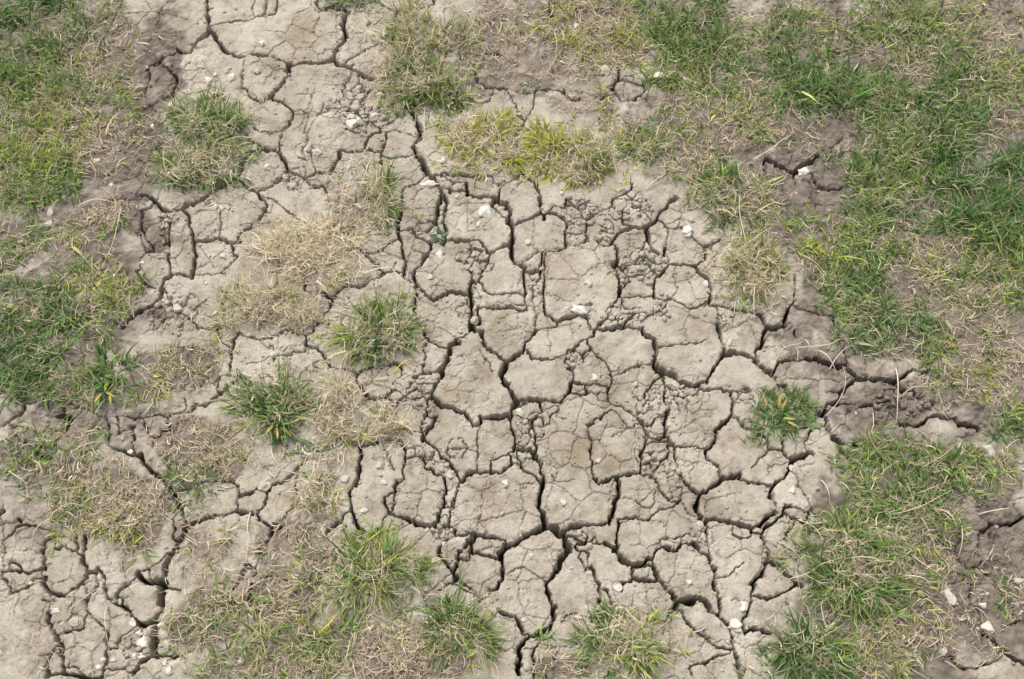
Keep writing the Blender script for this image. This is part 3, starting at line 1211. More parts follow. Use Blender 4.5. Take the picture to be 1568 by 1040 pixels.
def make_blade(name, transl, rough):
    m, t, p = nt(name)
    a = t.nodes.new("ShaderNodeAttribute"); a.attribute_name = "tint"
    p.inputs["Roughness"].default_value = rough
    p.inputs["Specular IOR Level"].default_value = 0.3
    t.links.new(a.outputs["Color"], p.inputs["Base Color"])
    tr = t.nodes.new("ShaderNodeBsdfTranslucent")
    t.links.new(a.outputs["Color"], tr.inputs[0])
    mx = t.nodes.new("ShaderNodeMixShader"); mx.inputs[0].default_value = transl
    t.links.new(p.outputs[0], mx.inputs[1]); t.links.new(tr.outputs[0], mx.inputs[2])
    t.links.new(mx.outputs[0], t.nodes["Material Output"].inputs[0])
    return m


def make_pebble():
    m, t, p = nt("chalk_pebble")
    tc = t.nodes.new("ShaderNodeNewGeometry").outputs["Position"]
    oi = t.nodes.new("ShaderNodeObjectInfo")
    body = mix(t, 1.0, oi.outputs["Color"], ramp(t, noise(t, tc, 160, 5, 0.65), [(0.3, (0.74, 0.71, 0.66)), (0.6, (1, 1, 1))]), 'MULTIPLY')
    t.links.new(body, p.inputs["Base Color"])
    p.inputs["Roughness"].default_value = 0.8
    b = t.nodes.new("ShaderNodeBump"); b.inputs["Strength"].default_value = 0.4; b.inputs["Distance"].default_value = 0.001
    t.links.new(noise(t, tc, 400, 3), b.inputs["Height"]); t.links.new(b.outputs[0], p.inputs["Normal"])
    return m


SOIL = make_soil()
GREEN = make_blade("grass_blade", 0.28, 0.5)
STRAW = make_blade("dry_straw", 0.15, 0.75)
PEBBLE = make_pebble()

# ------------------------------------------------------------------ the ground: a height field with every crack cut into it
S = 0.00112
X0, X1, Y0, Y1 = -1.12, 1.12, 0.17, 1.56
BL = 8                                              # block of fine cells
NX = int((X1 - X0) / S) // BL * BL + 1
NY = int((Y1 - Y0) / S) // BL * BL + 1
gx = (X0 + S * np.arange(NX)).astype(np.float32)
gy = (Y0 + S * np.arange(NY)).astype(np.float32)
X1, Y1 = float(gx[-1]), float(gy[-1])
GX, GY = np.meshgrid(gx, gy)


def blobs(txt, feather=0.35):
    f = np.zeros((NY, NX), np.float32)
    wob = (vn(GX, GY, 22, 31) - 0.5) * 0.7 + (vn(GX, GY, 60, 32) - 0.5) * 0.45
    for ln in txt.strip().split("\n"):
        v = [float(q) for q in ln.split()]
        cx, cy, rx, ry = [q / 1000 for q in v[:4]]
        am = v[4] if len(v) > 4 else 1.0
        d = np.hypot((GX - cx) / rx, (GY - cy) / ry) + wob
        f = np.maximum(f, am * sstep(1 + feather, 1 - feather, d))
    return f


# courses of the cracks, loose ends joined to a neighbouring crack
lines = []
for ln in CRACKS.strip().split("\n"):
    q = ln.split()
    lines.append((float(q[0]) / 1000, np.array([[float(c) / 1000 for c in pt.split(",")] for pt in q[1:]])))
segs_all = [(i, a, b) for i, (w, P) in enumerate(lines) for a, b in zip(P[:-1], P[1:])]
SA = np.array([s[1] for s in segs_all]); SB = np.array([s[2] for s in segs_all]); SI = np.array([s[0] for s in segs_all])


def nearest_on(pt, skip):
    ab = SB - SA
    t = np.clip(((pt - SA) * ab).sum(1) / np.maximum((ab * ab).sum(1), 1e-9), 0, 1)
    q = SA + ab * t[:, None]
    d = np.hypot(*(q - pt).T)
    d[SI == skip] = 9
    k = int(np.argmin(d))
    return d[k], q[k]


joined = []
feeders = []                                        # hairline continuations from a crack's tip to the next crack
for i, (w, P) in enumerate(lines):
    P = list(P)
    if w > 0.0016:
        for end in (0, -1):
            d, q = nearest_on(P[end], i)
            if d < 0.0005: continue
            if d < 0.013:
                if end == 0: P.insert(0, q)
                else: P.append(q)
                continue
            tip = P[end]; back = P[1] if end == 0 else P[-2]
            fwd = (tip - back) / max(np.hypot(*(tip - back)), 1e-6)
            best = None
            for rr in np.arange(0.014, 0.085, 0.004):
                for an in (0, 0.3, -0.3, 0.6, -0.6, 0.9, -0.9):
                    c_, s__ = math.cos(an), math.sin(an)
                    cand = tip + rr * np.array([fwd[0] * c_ - fwd[1] * s__, fwd[0] * s__ + fwd[1] * c_])
                    d2, q2 = nearest_on(cand, i)
                    if d2 < 0.006: best = q2; break
                if best is not None: break
            if best is not None and w > 0.0024: feeders.append((0.0019, np.array([tip, (tip + best) / 2 + rng.normal(0, 0.003, 2), best])))
    joined.append((w, np.array(P)))
joined += feeders
print("feeders", len(feeders))

# wander of the crack edges
WX = (GX + 0.0052 * (vn(GX, GY, 45, 1) - 0.5) + 0.0042 * (vn(GX, GY, 130, 2) - 0.5) + 0.0026 * (vn(GX, GY, 330, 9) - 0.5)).astype(np.float32)
WY = (GY + 0.0052 * (vn(GX, GY, 45, 3) - 0.5) + 0.0042 * (vn(GX, GY, 130, 4) - 0.5) + 0.0026 * (vn(GX, GY, 330, 10) - 0.5)).astype(np.float32)
WM = (0.28 + 0.62 * vn(GX, GY, 34, 5) + 0.5 * vn(GX, GY, 110, 6)).astype(np.float32)

depth = np.zeros((NY, NX), np.float32)
shoulder = np.zeros((NY, NX), np.float32)
dlab = np.full((NY, NX), 0.05, np.float32)
for w, P in joined:
    hw = w * 0.5
    D = min(0.062, 0.003 + 8.5 * max(w - 0.0009, 0))
    wall = 0.0011 + 0.05 * w
    mg = hw * 1.6 + 0.014
    for a, b in zip(P[:-1], P[1:]):
        i0 = max(int((min(a[0], b[0]) - mg - X0) / S), 0); i1 = min(int((max(a[0], b[0]) + mg - X0) / S) + 2, NX)
        j0 = max(int((min(a[1], b[1]) - mg - Y0) / S), 0); j1 = min(int((max(a[1], b[1]) + mg - Y0) / S) + 2, NY)
        if i1 <= i0 or j1 <= j0: continue
        sl = (slice(j0, j1), slice(i0, i1))
        px, py = WX[sl] - a[0], WY[sl] - a[1]
        ab = b - a
        t = np.clip((px * ab[0] + py * ab[1]) / max(ab @ ab, 1e-9), 0, 1)
        dist = np.hypot(px - t * ab[0], py - t * ab[1])
        d = dist - 0.9 * hw * WM[sl]
        depth[sl] = np.maximum(depth[sl], D * np.clip(-d / wall + 0.25, 0, 1))
        shoulder[sl] = np.maximum(shoulder[sl], (0.0003 + 0.0013 * min(1, w / 0.007)) * np.exp(-np.maximum(d, 0) / (0.0010 + 0.13 * w)))
        if w >= 0.00185:
            dlab[sl] = np.minimum(dlab[sl], dist - np.maximum(hw * WM[sl], 0.00125))

# crumbled places: small lumps with joints of their own
crumble = blobs(CRUMBLE, 0.15)
lump = np.zeros((NY, NX), np.float32)
e1, f1, c1, sx1, sy1 = voronoi(WX, WY, 0.0205, 1)
act = (crumble[np.clip(((sy1 - Y0) / S).astype(int), 0, NY - 1), np.clip(((sx1 - X0) / S).astype(int), 0, NX - 1)] > 0.45) & (c1 > 0.12)
hw1 = 0.0001 + 0.0008 * WM * c1
jd = 0.012 * np.clip(-(e1 - hw1) / 0.0012 + 0.25, 0, 1)
depth = np.where(act, np.maximum(depth, jd), depth)
dlab = np.where(act, np.minimum(dlab, e1 - np.maximum(hw1, 0.0010)), dlab)
shoulder = np.where(act, np.maximum(shoulder, 0.0016 * np.exp(-np.maximum(e1 - hw1, 0) / 0.0020)), shoulder)
lump = np.where(act, 0.005 * (c1 - 0.5), 0).astype(np.float32)
# chipped rims along the cracks
rim = np.exp(-np.maximum(dlab, 0) / 0.0035) * sstep(0.50, 0.62, vn(GX, GY, 75, 48) * 0.6 + vn(GX, GY, 190, 49) * 0.4)
shoulder = shoulder + 0.0034 * rim.astype(np.float32)

# hair cracks on the clods' skins
hair = np.zeros((NY, NX), np.float32)
for cell, sd_, hwid, dp, lo in ((0.046, 2, 0.0001, 0.0040, 0.50), (0.023, 3, 0.0001, 0.0022, 0.64)):
    e, f, c, _a, _b = voronoi(WX + 0.004 * (vn(GX, GY, 70, 40 + sd_) - 0.5), WY, cell, sd_)
    k = sstep(lo, lo + 0.12, vn(GX, GY, 14, 20 + sd_))
    hair = np.maximum(hair, dp * k * (crumble < 0.4) * np.clip(1.2 - e / (hwid + 0.0007), 0, 1))

humus_shade = blobs(HUMUS, 0.45)
stain = blobs(STAIN, 0.6)
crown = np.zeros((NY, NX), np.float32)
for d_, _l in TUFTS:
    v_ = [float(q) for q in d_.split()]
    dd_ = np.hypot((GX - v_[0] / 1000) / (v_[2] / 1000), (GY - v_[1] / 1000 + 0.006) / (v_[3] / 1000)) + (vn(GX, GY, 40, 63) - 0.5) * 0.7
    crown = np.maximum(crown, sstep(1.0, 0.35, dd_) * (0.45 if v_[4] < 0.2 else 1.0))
turf_cover = np.zeros((NY, NX), np.float32)
for ln in TURF.strip().split("\n"):
    q = ln.split(); cx, cy, rx, ry = [float(v) / 1000 for v in q[1:5]]; g_, s_ = float(q[5]), float(q[6])
    d = np.hypot((GX - cx) / rx, (GY - cy) / ry)
    turf_cover += (g_ + 0.6 * s_) * sstep(1.15, 0.6, d)
humus_shade = np.maximum(humus_shade, 0.62 * crown)  # extra darkening below each tuft: litter-brown soil doubling as painted contact shadow
humus_shade = np.maximum(humus_shade, 0.9 * np.clip(1.3 * turf_cover + (vn(GX, GY, 30, 64) - 0.5) * 0.6, 0, 1) * (turf_cover > 0.02))
humus_shade = sstep(0.06, 0.84, humus_shade + ((vn(GX, GY, 55, 68) - 0.5) * 0.55 + (vn(GX, GY, 150, 69) - 0.5) * 0.5) * (humus_shade > 0.03)) * np.clip(humus_shade * 1.25, 0, 1)
brd = np.minimum(np.minimum(GX - X0, X1 - GX), np.minimum(GY - Y0, Y1 - GY))
humus_shade = np.maximum(humus_shade, 0.8 * sstep(0.075, 0.03, brd + 0.05 * (vn(GX, GY, 25, 70) - 0.5)))
hum_shade = np.clip(humus_shade, 0, 1).astype(np.float32)

relief = (0.010 * (vn(GX, GY, 3.1, 50) - 0.5) + 0.006 * (vn(GX, GY, 8, 51) - 0.5) + 0.0026 * (vn(GX, GY, 24, 52) - 0.5)
          + 0.0008 * (vn(GX, GY, 62, 53) - 0.5) + 0.0006 * (vn(GX, GY, 150, 54) - 0.5) + 0.0005 * (vn(GX, GY, 320, 55) - 0.5)).astype(np.float32)
fk = vn(GX, GY, 21, 65) * 0.55 + vn(GX, GY, 70, 66) * 0.3 + vn(GX, GY, 220, 67) * 0.15
relief += (0.0011 * sstep(0.475, 0.505, fk) + 0.0009 * sstep(0.60, 0.625, fk)).astype(np.float32)
relief += hum_shade * (0.005 * (vn(GX, GY, 40, 56) - 0.5) + 0.0048 * (vn(GX, GY, 95, 57) - 0.5) + 0.0045 * (vn(GX, GY, 200, 58) - 0.5))

# label the clods: connected pieces between the cracks
mask = dlab > 0
par = []
def find(a):
    while par[a] != a:
        par[a] = par[par[a]]
        a = par[a]
    return a
runs_prev = []
runs_all = []
for j in range(NY):
    row = mask[j].astype(np.int8)
    dd = np.diff(np.concatenate(([0], row, [0])))
    st, en = np.where(dd == 1)[0], np.where(dd == -1)[0]
    cur = []
    k = 0
    for a, b in zip(st.tolist(), en.tolist()):
        rid = len(par); par.append(rid)
        while k < len(runs_prev) and runs_prev[k][1] <= a: k += 1
        kk = k
        while kk < len(runs_prev) and runs_prev[kk][0] < b:
            ra, rb = find(runs_prev[kk][2]), find(rid)
            if ra != rb: par[max(ra, rb)] = min(ra, rb)
            kk += 1
        cur.append((a, b, rid))
    runs_all.append(cur)
    runs_prev = cur
lab = np.zeros((NY, NX), np.int32)
for j, cur in enumerate(runs_all):
    for a, b, rid in cur:
        lab[j, a:b] = find(rid) + 1
ids, inv, cnt = np.unique(lab, return_inverse=True, return_counts=True)
inv = inv.reshape(lab.shape)
MINC = int(0.000045 / (S * S))
order = [k for k in np.argsort(-cnt) if ids[k] != 0 and cnt[k] >= MINC]
remap = np.zeros(len(ids), np.int32)
for n_, k in enumerate(order): remap[k] = n_ + 1
lab = remap[inv]                                    # 1 = the largest piece: the unbroken ground itself
for _ in range(26):
    z = lab == 0
    if not z.any(): break
    g = lab.copy()
    for sh, ax in ((1, 0), (-1, 0), (1, 1), (-1, 1)):
        r_ = np.roll(lab, sh, ax)
        g = np.where((g == 0) & (r_ > 0), r_, g)
    lab = g
lab[lab == 0] = 1
NL = lab.max()
print("pieces", NL)

# each clod sits at its own level and tilt
lev = rng.normal(0, 0.0016, NL + 1).astype(np.float32); tx = rng.normal(0, 0.022, NL + 1).astype(np.float32); ty = rng.normal(0, 0.022, NL + 1).astype(np.float32)
fl = lab.ravel()
area = np.bincount(fl, minlength=NL + 1).astype(np.float64)
mxc = np.bincount(fl, GX.ravel(), minlength=NL + 1) / np.maximum(area, 1)
myc = np.bincount(fl, GY.ravel(), minlength=NL + 1) / np.maximum(area, 1)
big = area * S * S > 0.03
lev[big] = 0; tx[big] = 0; ty[big] = 0; lev[0] = 0
tilt = lev[lab] + np.clip(tx[lab] * (GX - mxc[lab].astype(np.float32)) + ty[lab] * (GY - myc[lab].astype(np.float32)), -0.004, 0.004)
HGT = relief + 0.007 * crown + tilt + lump - shoulder - hair - depth * (0.8 + 0.4 * vn(GX, GY, 70, 60)) + np.where(depth > 0.01, 0.005 * (vn(GX, GY, 180, 61) - 0.5), 0)
edge = np.minimum(np.minimum(GX - X0, X1 - GX), np.minimum(GY - Y0, Y1 - GY))
HGT = (HGT * sstep(0, 0.03, edge)).astype(np.float32)


def ground_at(x, y):
    i = np.clip(((np.asarray(x) - X0) / S).astype(int), 0, NX - 1); j = np.clip(((np.asarray(y) - Y0) / S).astype(int), 0, NY - 1)
    return HGT[j, i]


def gap_at(x, y):
    i = np.clip(((np.asarray(x) - X0) / S).astype(int), 0, NX - 1); j = np.clip(((np.asarray(y) - Y0) / S).astype(int), 0, NY - 1)
    return depth[j, i]


# coarse blocks where turf hides the soil, fine ones elsewhere
nbx, nby = (NX - 1) // BL, (NY - 1) // BL
def blk(a, fn):
    return fn(fn(a[:-1, :-1].reshape(nby, BL, nbx, BL), 3), 1)
out_of_view = (np.abs(GX) > 0.785 + (GY - 0.24) * 0.19) | (GY < 0.215) | (GY > 1.50)
quiet = (blk(depth, np.max) < 0.003) & (blk(lab, np.min) == blk(lab, np.max))
coarse = ((blk(turf_cover, np.min) > 0.6) | (blk(out_of_view, np.min) > 0)) & quiet
medium = quiet & ~coarse & (blk(hair, np.max) < 0.0012) & (blk(crumble, np.max) < 0.2)
# make the seams watertight: vertices on the borders of coarser blocks follow the coarser edge
def seam(sel, CS):
    cj, ci = np.where(sel)
    for off in range(0, BL + 1, BL):
        for k0 in range(0, BL, CS):
            for m_ in range(1, CS):
                t = m_ / CS
                j = cj * BL + off; i = ci * BL + k0
                HGT[j, i + m_] = HGT[j, i] * (1 - t) + HGT[j, i + CS] * t
                j = cj * BL + k0; i = ci * BL + off
                HGT[j + m_, i] = HGT[j, i] * (1 - t) + HGT[j + CS, i] * t
seam(medium, 2)
seam(coarse, 4)

VI = np.arange(NX * NY).reshape(NY, NX)
fine = ~np.kron(coarse | medium, np.ones((BL, BL), bool))
fj, fi = np.where(fine)
q_f = np.stack([VI[fj, fi], VI[fj, fi + 1], VI[fj + 1, fi + 1], VI[fj + 1, fi]], 1)
l_f = lab[fj, fi]
cq, cl_ = [], []
for sel, CS in ((medium, 2), (coarse, 4)):
    cj, ci = np.where(sel)
    for a in range(0, BL, CS):
        for b in range(0, BL, CS):
            j, i = cj * BL + a, ci * BL + b
            cq.append(np.stack([VI[j, i], VI[j, i + CS], VI[j + CS, i + CS], VI[j + CS, i]], 1))
            cl_.append(lab[cj * BL, ci * BL])
QUADS = np.concatenate([q_f] + cq); QLAB = np.concatenate([l_f] + cl_)
so = np.argsort(QLAB, kind='stable')
QUADS, QLAB = QUADS[so], QLAB[so]
starts = np.searchsorted(QLAB, np.arange(1, NL + 2))
ALLV = np.stack([GX.ravel(), GY.ravel(), HGT.ravel()], 1)
print("ground quads", len(QUADS))


def piece_mesh(name, quads, org, extra=None):
    u, iv = np.unique(quads, return_inverse=True)
    V = ALLV[u] - np.array(org, np.float32)
    h, st_ = hum_shade.ravel()[u], stain.ravel()[u]
    F, C = iv.ravel(), np.full(len(quads), 4)
    if extra is not None:
        ev, ef = extra
        F = np.concatenate([F, np.asarray(ef).ravel() + len(V)]); C = np.concatenate([C, np.full(len(ef), 4)])
        V = np.concatenate([V, ev]); h = np.concatenate([h, np.full(len(ev), 0.8)]); st_ = np.concatenate([st_, np.zeros(len(ev))])
    return np_mesh(name, V, F, C, SOIL, True, {"humus_shade": ('FLOAT', h), "stain": ('FLOAT', st_)})


# the plain around the surveyed patch, out to the horizon
rings = [(X0, X1, Y0, Y1), (-1.6, 1.6, -0.4, 2.1), (-4, 4, -3, 5), (-20, 20, -18, 22), (-200, 200, -190, 210)]
ev, ef = [], []
NSEG = 24
for (a, b, c, d) in rings:
    for (p, q) in (((a, c), (b, c)), ((b, c), (b, d)), ((b, d), (a, d)), ((a, d), (a, c))):
        for k in range(NSEG):
            t = k / NSEG
            ev.append((p[0] + (q[0] - p[0]) * t, p[1] + (q[1] - p[1]) * t, 0.0))
M4 = NSEG * 4
for r_ in range(len(rings) - 1):
    for k in range(M4):
        ef.append((r_ * M4 + k, (r_ + 1) * M4 + k, (r_ + 1) * M4 + (k + 1) % M4, r_ * M4 + (k + 1) % M4))
ground = link("ground", piece_mesh("ground", QUADS[starts[0]:starts[1]], (0, 0, 0), (np.array(ev, np.float32), np.array(ef))))
tag(ground, "dry cracked clay ground with brown turf soil around it", "ground", kind="structure")

rest = []
made = 0
for L_ in range(2, NL + 1):
    qd = QUADS[starts[L_ - 1]:starts[L_]]
    if len(qd) == 0: continue
    if made >= 300:
        rest.append(qd); continue
    org = (float(mxc[L_]), float(myc[L_]), 0.0)
    link("clod", piece_mesh("clod", qd, org), ground, org)
    made += 1
if rest:
    tag(link("small_clods", piece_mesh("small_clods", np.concatenate(rest), (0, 0, 0)), ground), kind="stuff")
print("clods", made, "rest", len(rest))

# ------------------------------------------------------------------ loose crumbs of clay along the cracks
def lump_mesh(name, seed, sub=1, jag=0.22, mat=None):
    import bmesh
    bm = bmesh.new()
    bmesh.ops.create_icosphere(bm, subdivisions=sub, radius=0.5)
    r3 = np.random.default_rng(seed)
    ph = r3.random((4, 3)) * 6.3; fr = r3.normal(0, 2.2, (4, 3))
    for v in bm.verts:
        n = v.co.normalized()
        k = 1 + sum(jag * 0.5 * math.sin(n.dot(Vector(fr[q])) * 1.6 + ph[q][0]) for q in range(4))
        # broken facets
        for q in range(3):
            ax = Vector(fr[q]).normalized(); h = v.co.dot(ax)
            if h > 0.30: v.co -= ax * (h - 0.30) * 0.8
        v.co = v.co * k
    me = bpy.data.meshes.new(name)
    bm.to_mesh(me); bm.free()
    for p in me.polygons: p.use_smooth = sub > 1
    if mat: me.materials.append(mat)
    return me


crumb_src = []
for k in range(5):
    me = lump_mesh("crumb_src", 50 + k, 1, 0.3)
    crumb_src.append((np.array([v.co[:] for v in me.vertices]), np.array([p.vertices[:] for p in me.polygons])))
    bpy.data.meshes.remove(me)
jj = rng.integers(4, NY - 4, 90000); ii = rng.integers(4, NX - 4, 90000)
prob = 0.022 + 0.55 * (crumble[jj, ii] > 0.3) + 0.11 * ((dlab[jj, ii] < 0.006) & (dlab[jj, ii] > 0)) + 0.10 * sstep(0.6, 0.75, vn(GX[jj, ii], GY[jj, ii], 11, 71))
prob *= (depth[jj, ii] < 0.02)
keep = rng.random(90000) < prob
jj, ii = jj[keep], ii[keep]
CV, CF, n0, CH = [], [], 0, []
for j, i in zip(jj, ii):
    v, f = crumb_src[rng.integers(5)]
    sz = 0.0013 + (0.0095 if crumble[j, i] > 0.3 else 0.0044) * rng.random() ** 2.2
    a = rng.random() * 6.28
    w = v * sz * np.array([1 + 0.4 * rng.random(), 1, 0.75])
    w = np.stack([w[:, 0] * math.cos(a) - w[:, 1] * math.sin(a), w[:, 0] * math.sin(a) + w[:, 1] * math.cos(a), w[:, 2]], 1)
    CV.append(w + np.array([gx[i], gy[j], HGT[j, i] + sz * 0.2])); CF.append(f + n0); n0 += len(v)
    CH.append(np.full(len(v), hum_shade[j, i] * 0.8))
if CV:
    CF = np.concatenate(CF)
    me = np_mesh("soil_crumbs", np.concatenate(CV), CF.ravel(), np.full(len(CF), 3), SOIL, True,
                 {"humus_shade": ('FLOAT', np.concatenate(CH)), "stain": ('FLOAT', np.zeros(n0))})
    tag(link("soil_crumbs", me), "loose crumbs of dry clay scattered over the clods and cracks", "soil crumbs", kind="stuff")
print("crumbs", len(jj))

# ------------------------------------------------------------------ grass
def ribbons(base, az, tilt0, bend, twist, length, width, c0, c1, seg=3, roll=None, droop=0.0):
    """curved tapering blades; returns verts, quads+tri faces, colours"""
    n = len(base)
    if roll is None: roll = rng.normal(0, 0.5, n)
    P = base.copy()
    Vs, Cs = [], []
    for k in range(seg + 1):
        s = k / seg
        th = tilt0 + bend * s
        ph = az + twist * s
        dirv = np.stack([np.sin(th) * np.cos(ph), np.sin(th) * np.sin(ph), np.cos(th)], 1)
        side = np.stack([-np.sin(ph), np.cos(ph), np.zeros(n)], 1)
        up = np.cross(dirv, side)
        rl = roll * (0.4 + 0.6 * s)
        sd2 = side * np.cos(rl)[:, None] + up * np.sin(rl)[:, None]
        wd = width * (0.72 + 0.55 * s - 1.27 * s ** 2.2 if k < seg else 0.02)
        wd = np.maximum(wd, width * 0.04)
        Cs.append(c0 * (1 - s) + c1 * s)
        if k < seg:
            Vs.append((P - sd2 * wd[:, None] * 0.5, P + sd2 * wd[:, None] * 0.5))
        else:
            Vs.append((P,))
        if k < seg:
            P = P + dirv * (length / seg)[:, None]
            gz = ground_at(P[:, 0], P[:, 1]) + 0.0012
            inside = gap_at(P[:, 0], P[:, 1]) < 0.006
            P[:, 2] = np.where(inside, np.maximum(P[:, 2], gz), np.maximum(P[:, 2], -0.004))
    nv = 2 * seg + 1
    V = np.zeros((n, nv, 3)); C = np.ones((n, nv, 4))
    for k in range(seg):
        V[:, 2 * k] = Vs[k][0]; V[:, 2 * k + 1] = Vs[k][1]
        C[:, 2 * k, :3] = Cs[k]; C[:, 2 * k + 1, :3] = Cs[k]
    V[:, -1] = Vs[seg][0]; C[:, -1, :3] = Cs[seg]
    off = (np.arange(n) * nv)[:, None]
    quads = []
    for k in range(seg - 1):
        quads.append(np.array([2 * k, 2 * k + 1, 2 * k + 3, 2 * k + 2])[None] + off)
    tri = np.array([2 * seg - 2, 2 * seg - 1, 2 * seg])[None] + off
    per = np.concatenate(quads + [tri], 1)
    cnts = np.tile(np.array([4] * (seg - 1) + [3]), n)
    return V.reshape(-1, 3), per.ravel(), cnts, C.reshape(-1, 4)


class Blades:
    def __init__(self): self.V, self.F, self.C, self.K, self.n = [], [], [], [], 0
    def add(self, r):
        V, F, cn, C = r
        self.V.append(V); self.F.append(F + self.n); self.K.append(cn); self.C.append(C); self.n += len(V)
    def mesh(self, name, mat, org=(0, 0, 0)):
        return np_mesh(name, np.concatenate(self.V) - np.array(org), np.concatenate(self.F), np.concatenate(self.K), mat, True,
                       {"tint": ('FLOAT_COLOR', np.concatenate(self.C))})


G_DARK, G_MID, G_YEL = np.array([0.055, 0.150, 0.026]), np.array([0.175, 0.270, 0.052]), np.array([0.43, 0.43, 0.045])
D_PALE, D_TAN, D_BRN = np.array([0.74, 0.645, 0.475]), np.array([0.52, 0.42, 0.28]), np.array([0.24, 0.182, 0.13])
G_GREY = np.array([0.29, 0.33, 0.20])


def green_colours(n, hue):
    h = np.clip(hue + rng.normal(0, 0.24, n), 0, 1)[:, None]
    c = np.where(h < 0.5, G_DARK + (G_MID - G_DARK) * h * 2, G_MID + (G_YEL - G_MID) * (h - 0.5) * 2)
    k = (rng.random(n) < 0.16)[:, None]
    c = np.where(k, c * 0.4 + G_GREY * 0.6, c)
    c = c * np.exp(rng.normal(0, 0.3, n))[:, None]
    tip = np.where((rng.random(n) < 0.25)[:, None], c * 0.35 + D_TAN * 0.65, c * 1.15)
    return c, tip


def straw_colours(n, bleach):
    u = rng.random(n)[:, None] + (0.24 if bleach < 0.3 else 0.0)
    c = np.where(u < 0.5, D_TAN + (D_PALE - D_TAN) * rng.random(n)[:, None], D_BRN + (D_TAN - D_BRN) * rng.random(n)[:, None])
    if bleach > 0: c = c + (D_PALE * 1.05 - c) * bleach * rng.random(n)[:, None] ** 0.6
    return c, c * rng.uniform(0.85, 1.2, n)[:, None]


def spots(n, cx, cy, rx, ry, power=0.5):
    a = rng.random(n) * 6.2832; r = rng.random(n) ** power
    wob = 1 + 0.22 * np.sin(a * 3 + cx * 37) + 0.14 * np.sin(a * 5 + cy * 51)
    return cx + rx * r * np.cos(a) * wob, cy + ry * r * np.sin(a) * wob


def sow_green(B, cx, cy, rx, ry, dens, hue, ln, tuft=False, wide=1.0, curl=1.0, mid=None):
    cm2 = math.pi * rx * ry * 1e4
    ncl = max(1, int(cm2 * dens * (0.95 if tuft else 1.25)))
    sx, sy = spots(ncl, cx, cy, rx, ry, 0.62 if tuft else 0.5)
    keep_ = vn(sx, sy, 30, 80) * 0.6 + vn(sx, sy, 13, 83) * 0.4 + rng.normal(0, 0.12, ncl) > (0.26 if tuft else 0.42)
    sx, sy = sx[keep_], sy[keep_]
    ncl = len(sx)
    if ncl == 0: return
    nb = rng.integers(4, 9, ncl)
    ci_ = np.repeat(np.arange(ncl), nb)
    n = len(ci_)
    az0 = rng.random(ncl) * 6.2832
    az = az0[ci_] + rng.normal(0, 1.25, n)
    x = sx[ci_] + rng.normal(0, 0.0035, n); y = sy[ci_] + rng.normal(0, 0.0035, n)
    if tuft:                                         # blades of a tuft lean away from its middle
        mx_, my_, mrx, mry = mid or (cx, cy, rx, ry)
        out = np.arctan2((y - my_) / mry, (x - mx_) / mrx)
        rad = np.hypot((y - my_) / mry, (x - mx_) / mrx)
        w_ = np.clip(rad, 0, 1)
        az = np.where(rng.random(n) < 0.35 + 0.5 * w_, out + rng.normal(0, 0.6, n), az)
    ok = gap_at(x, y) < 0.008
    x, y, az = x[ok], y[ok], az[ok]; ci2 = ci_[ok]; n = len(x)
    if n == 0: return
    L_ = ln / 1000 * (0.80 if tuft else 0.78) * np.exp(rng.normal(-0.12, 0.36, n))
    base = np.stack([x, y, ground_at(x, y) - 0.002], 1)
    hv = hue + (vn(sx, sy, 16, 81)[ci2] - 0.5) * 0.7
    c0, c1 = green_colours(n, hv * 0.82)
    c0 = c0 * 0.82 + D_BRN * 0.12
    t0 = np.abs(rng.normal(0.85 if tuft else 1.0, 0.42, n))
    B.add(ribbons(base, az, t0, np.abs(rng.normal(0.75, 0.5, n)) * curl, rng.normal(0, 0.6, n) * curl, L_, wide * rng.uniform(0.0014, 0.0030, n) * np.where(rng.random(n) < 0.12, 1.8, 1.0) * (0.8 + ln / 160), c0, c1))


def sow_straw(B, cx, cy, rx, ry, dens, bleach, ln, tuft=False):
    cm2 = math.pi * rx * ry * 1e4
    n = int(cm2 * dens * (5.2 if tuft else 5.0))
    x, y = spots(n, cx, cy, rx, ry, 0.6 if tuft else 0.5)
    keep_ = (vn(x, y, 42, 82) + rng.normal(0, 0.2, n) > 0.33) & (gap_at(x, y) < 0.012)
    x, y = x[keep_], y[keep_]; n = len(x)
    if n == 0: return
    L_ = ln / 1000 * np.exp(rng.normal(-0.45, 0.45, n))
    base = np.stack([x, y, ground_at(x, y) + rng.random(n) ** 2 * (0.014 if tuft else 0.008)], 1)
    c0, c1 = straw_colours(n, bleach)
    t0 = rng.normal(1.0 if tuft else 1.3, 0.4, n)
    B.add(ribbons(base, rng.random(n) * 6.2832, t0, rng.normal(0.4, 0.9, n), rng.normal(0, 1.7, n), L_, rng.uniform(0.0007, 0.0016, n) * np.where(rng.random(n) < 0.15, 1.9, 1.0) * (1.25 if bleach > 0.9 else 1.0), c0, c1, roll=rng.normal(0, 0.7, n)))


REG = {"L": ("along the left side", "left"), "S": ("across the lower left", "lower left"), "C": ("at the top centre", "top centre"),
       "R": ("over the upper right", "upper right"), "D": ("at the lower right", "lower right")}
beds = {k: (Blades(), Blades()) for k in REG}
for ln in TURF.strip().split("\n"):
    q = ln.split()
    cx, cy, rx, ry = [float(v) / 1000 for v in q[1:5]]
    g_, s_, hue, length = map(float, q[5:9])
    gb, sb = beds[q[0]]
    if g_ > 0: sow_green(gb, cx, cy, rx, ry, g_, hue, length)
    if s_ > 0: sow_straw(sb, cx, cy, rx, ry, s_, 0.25, length * 0.95)
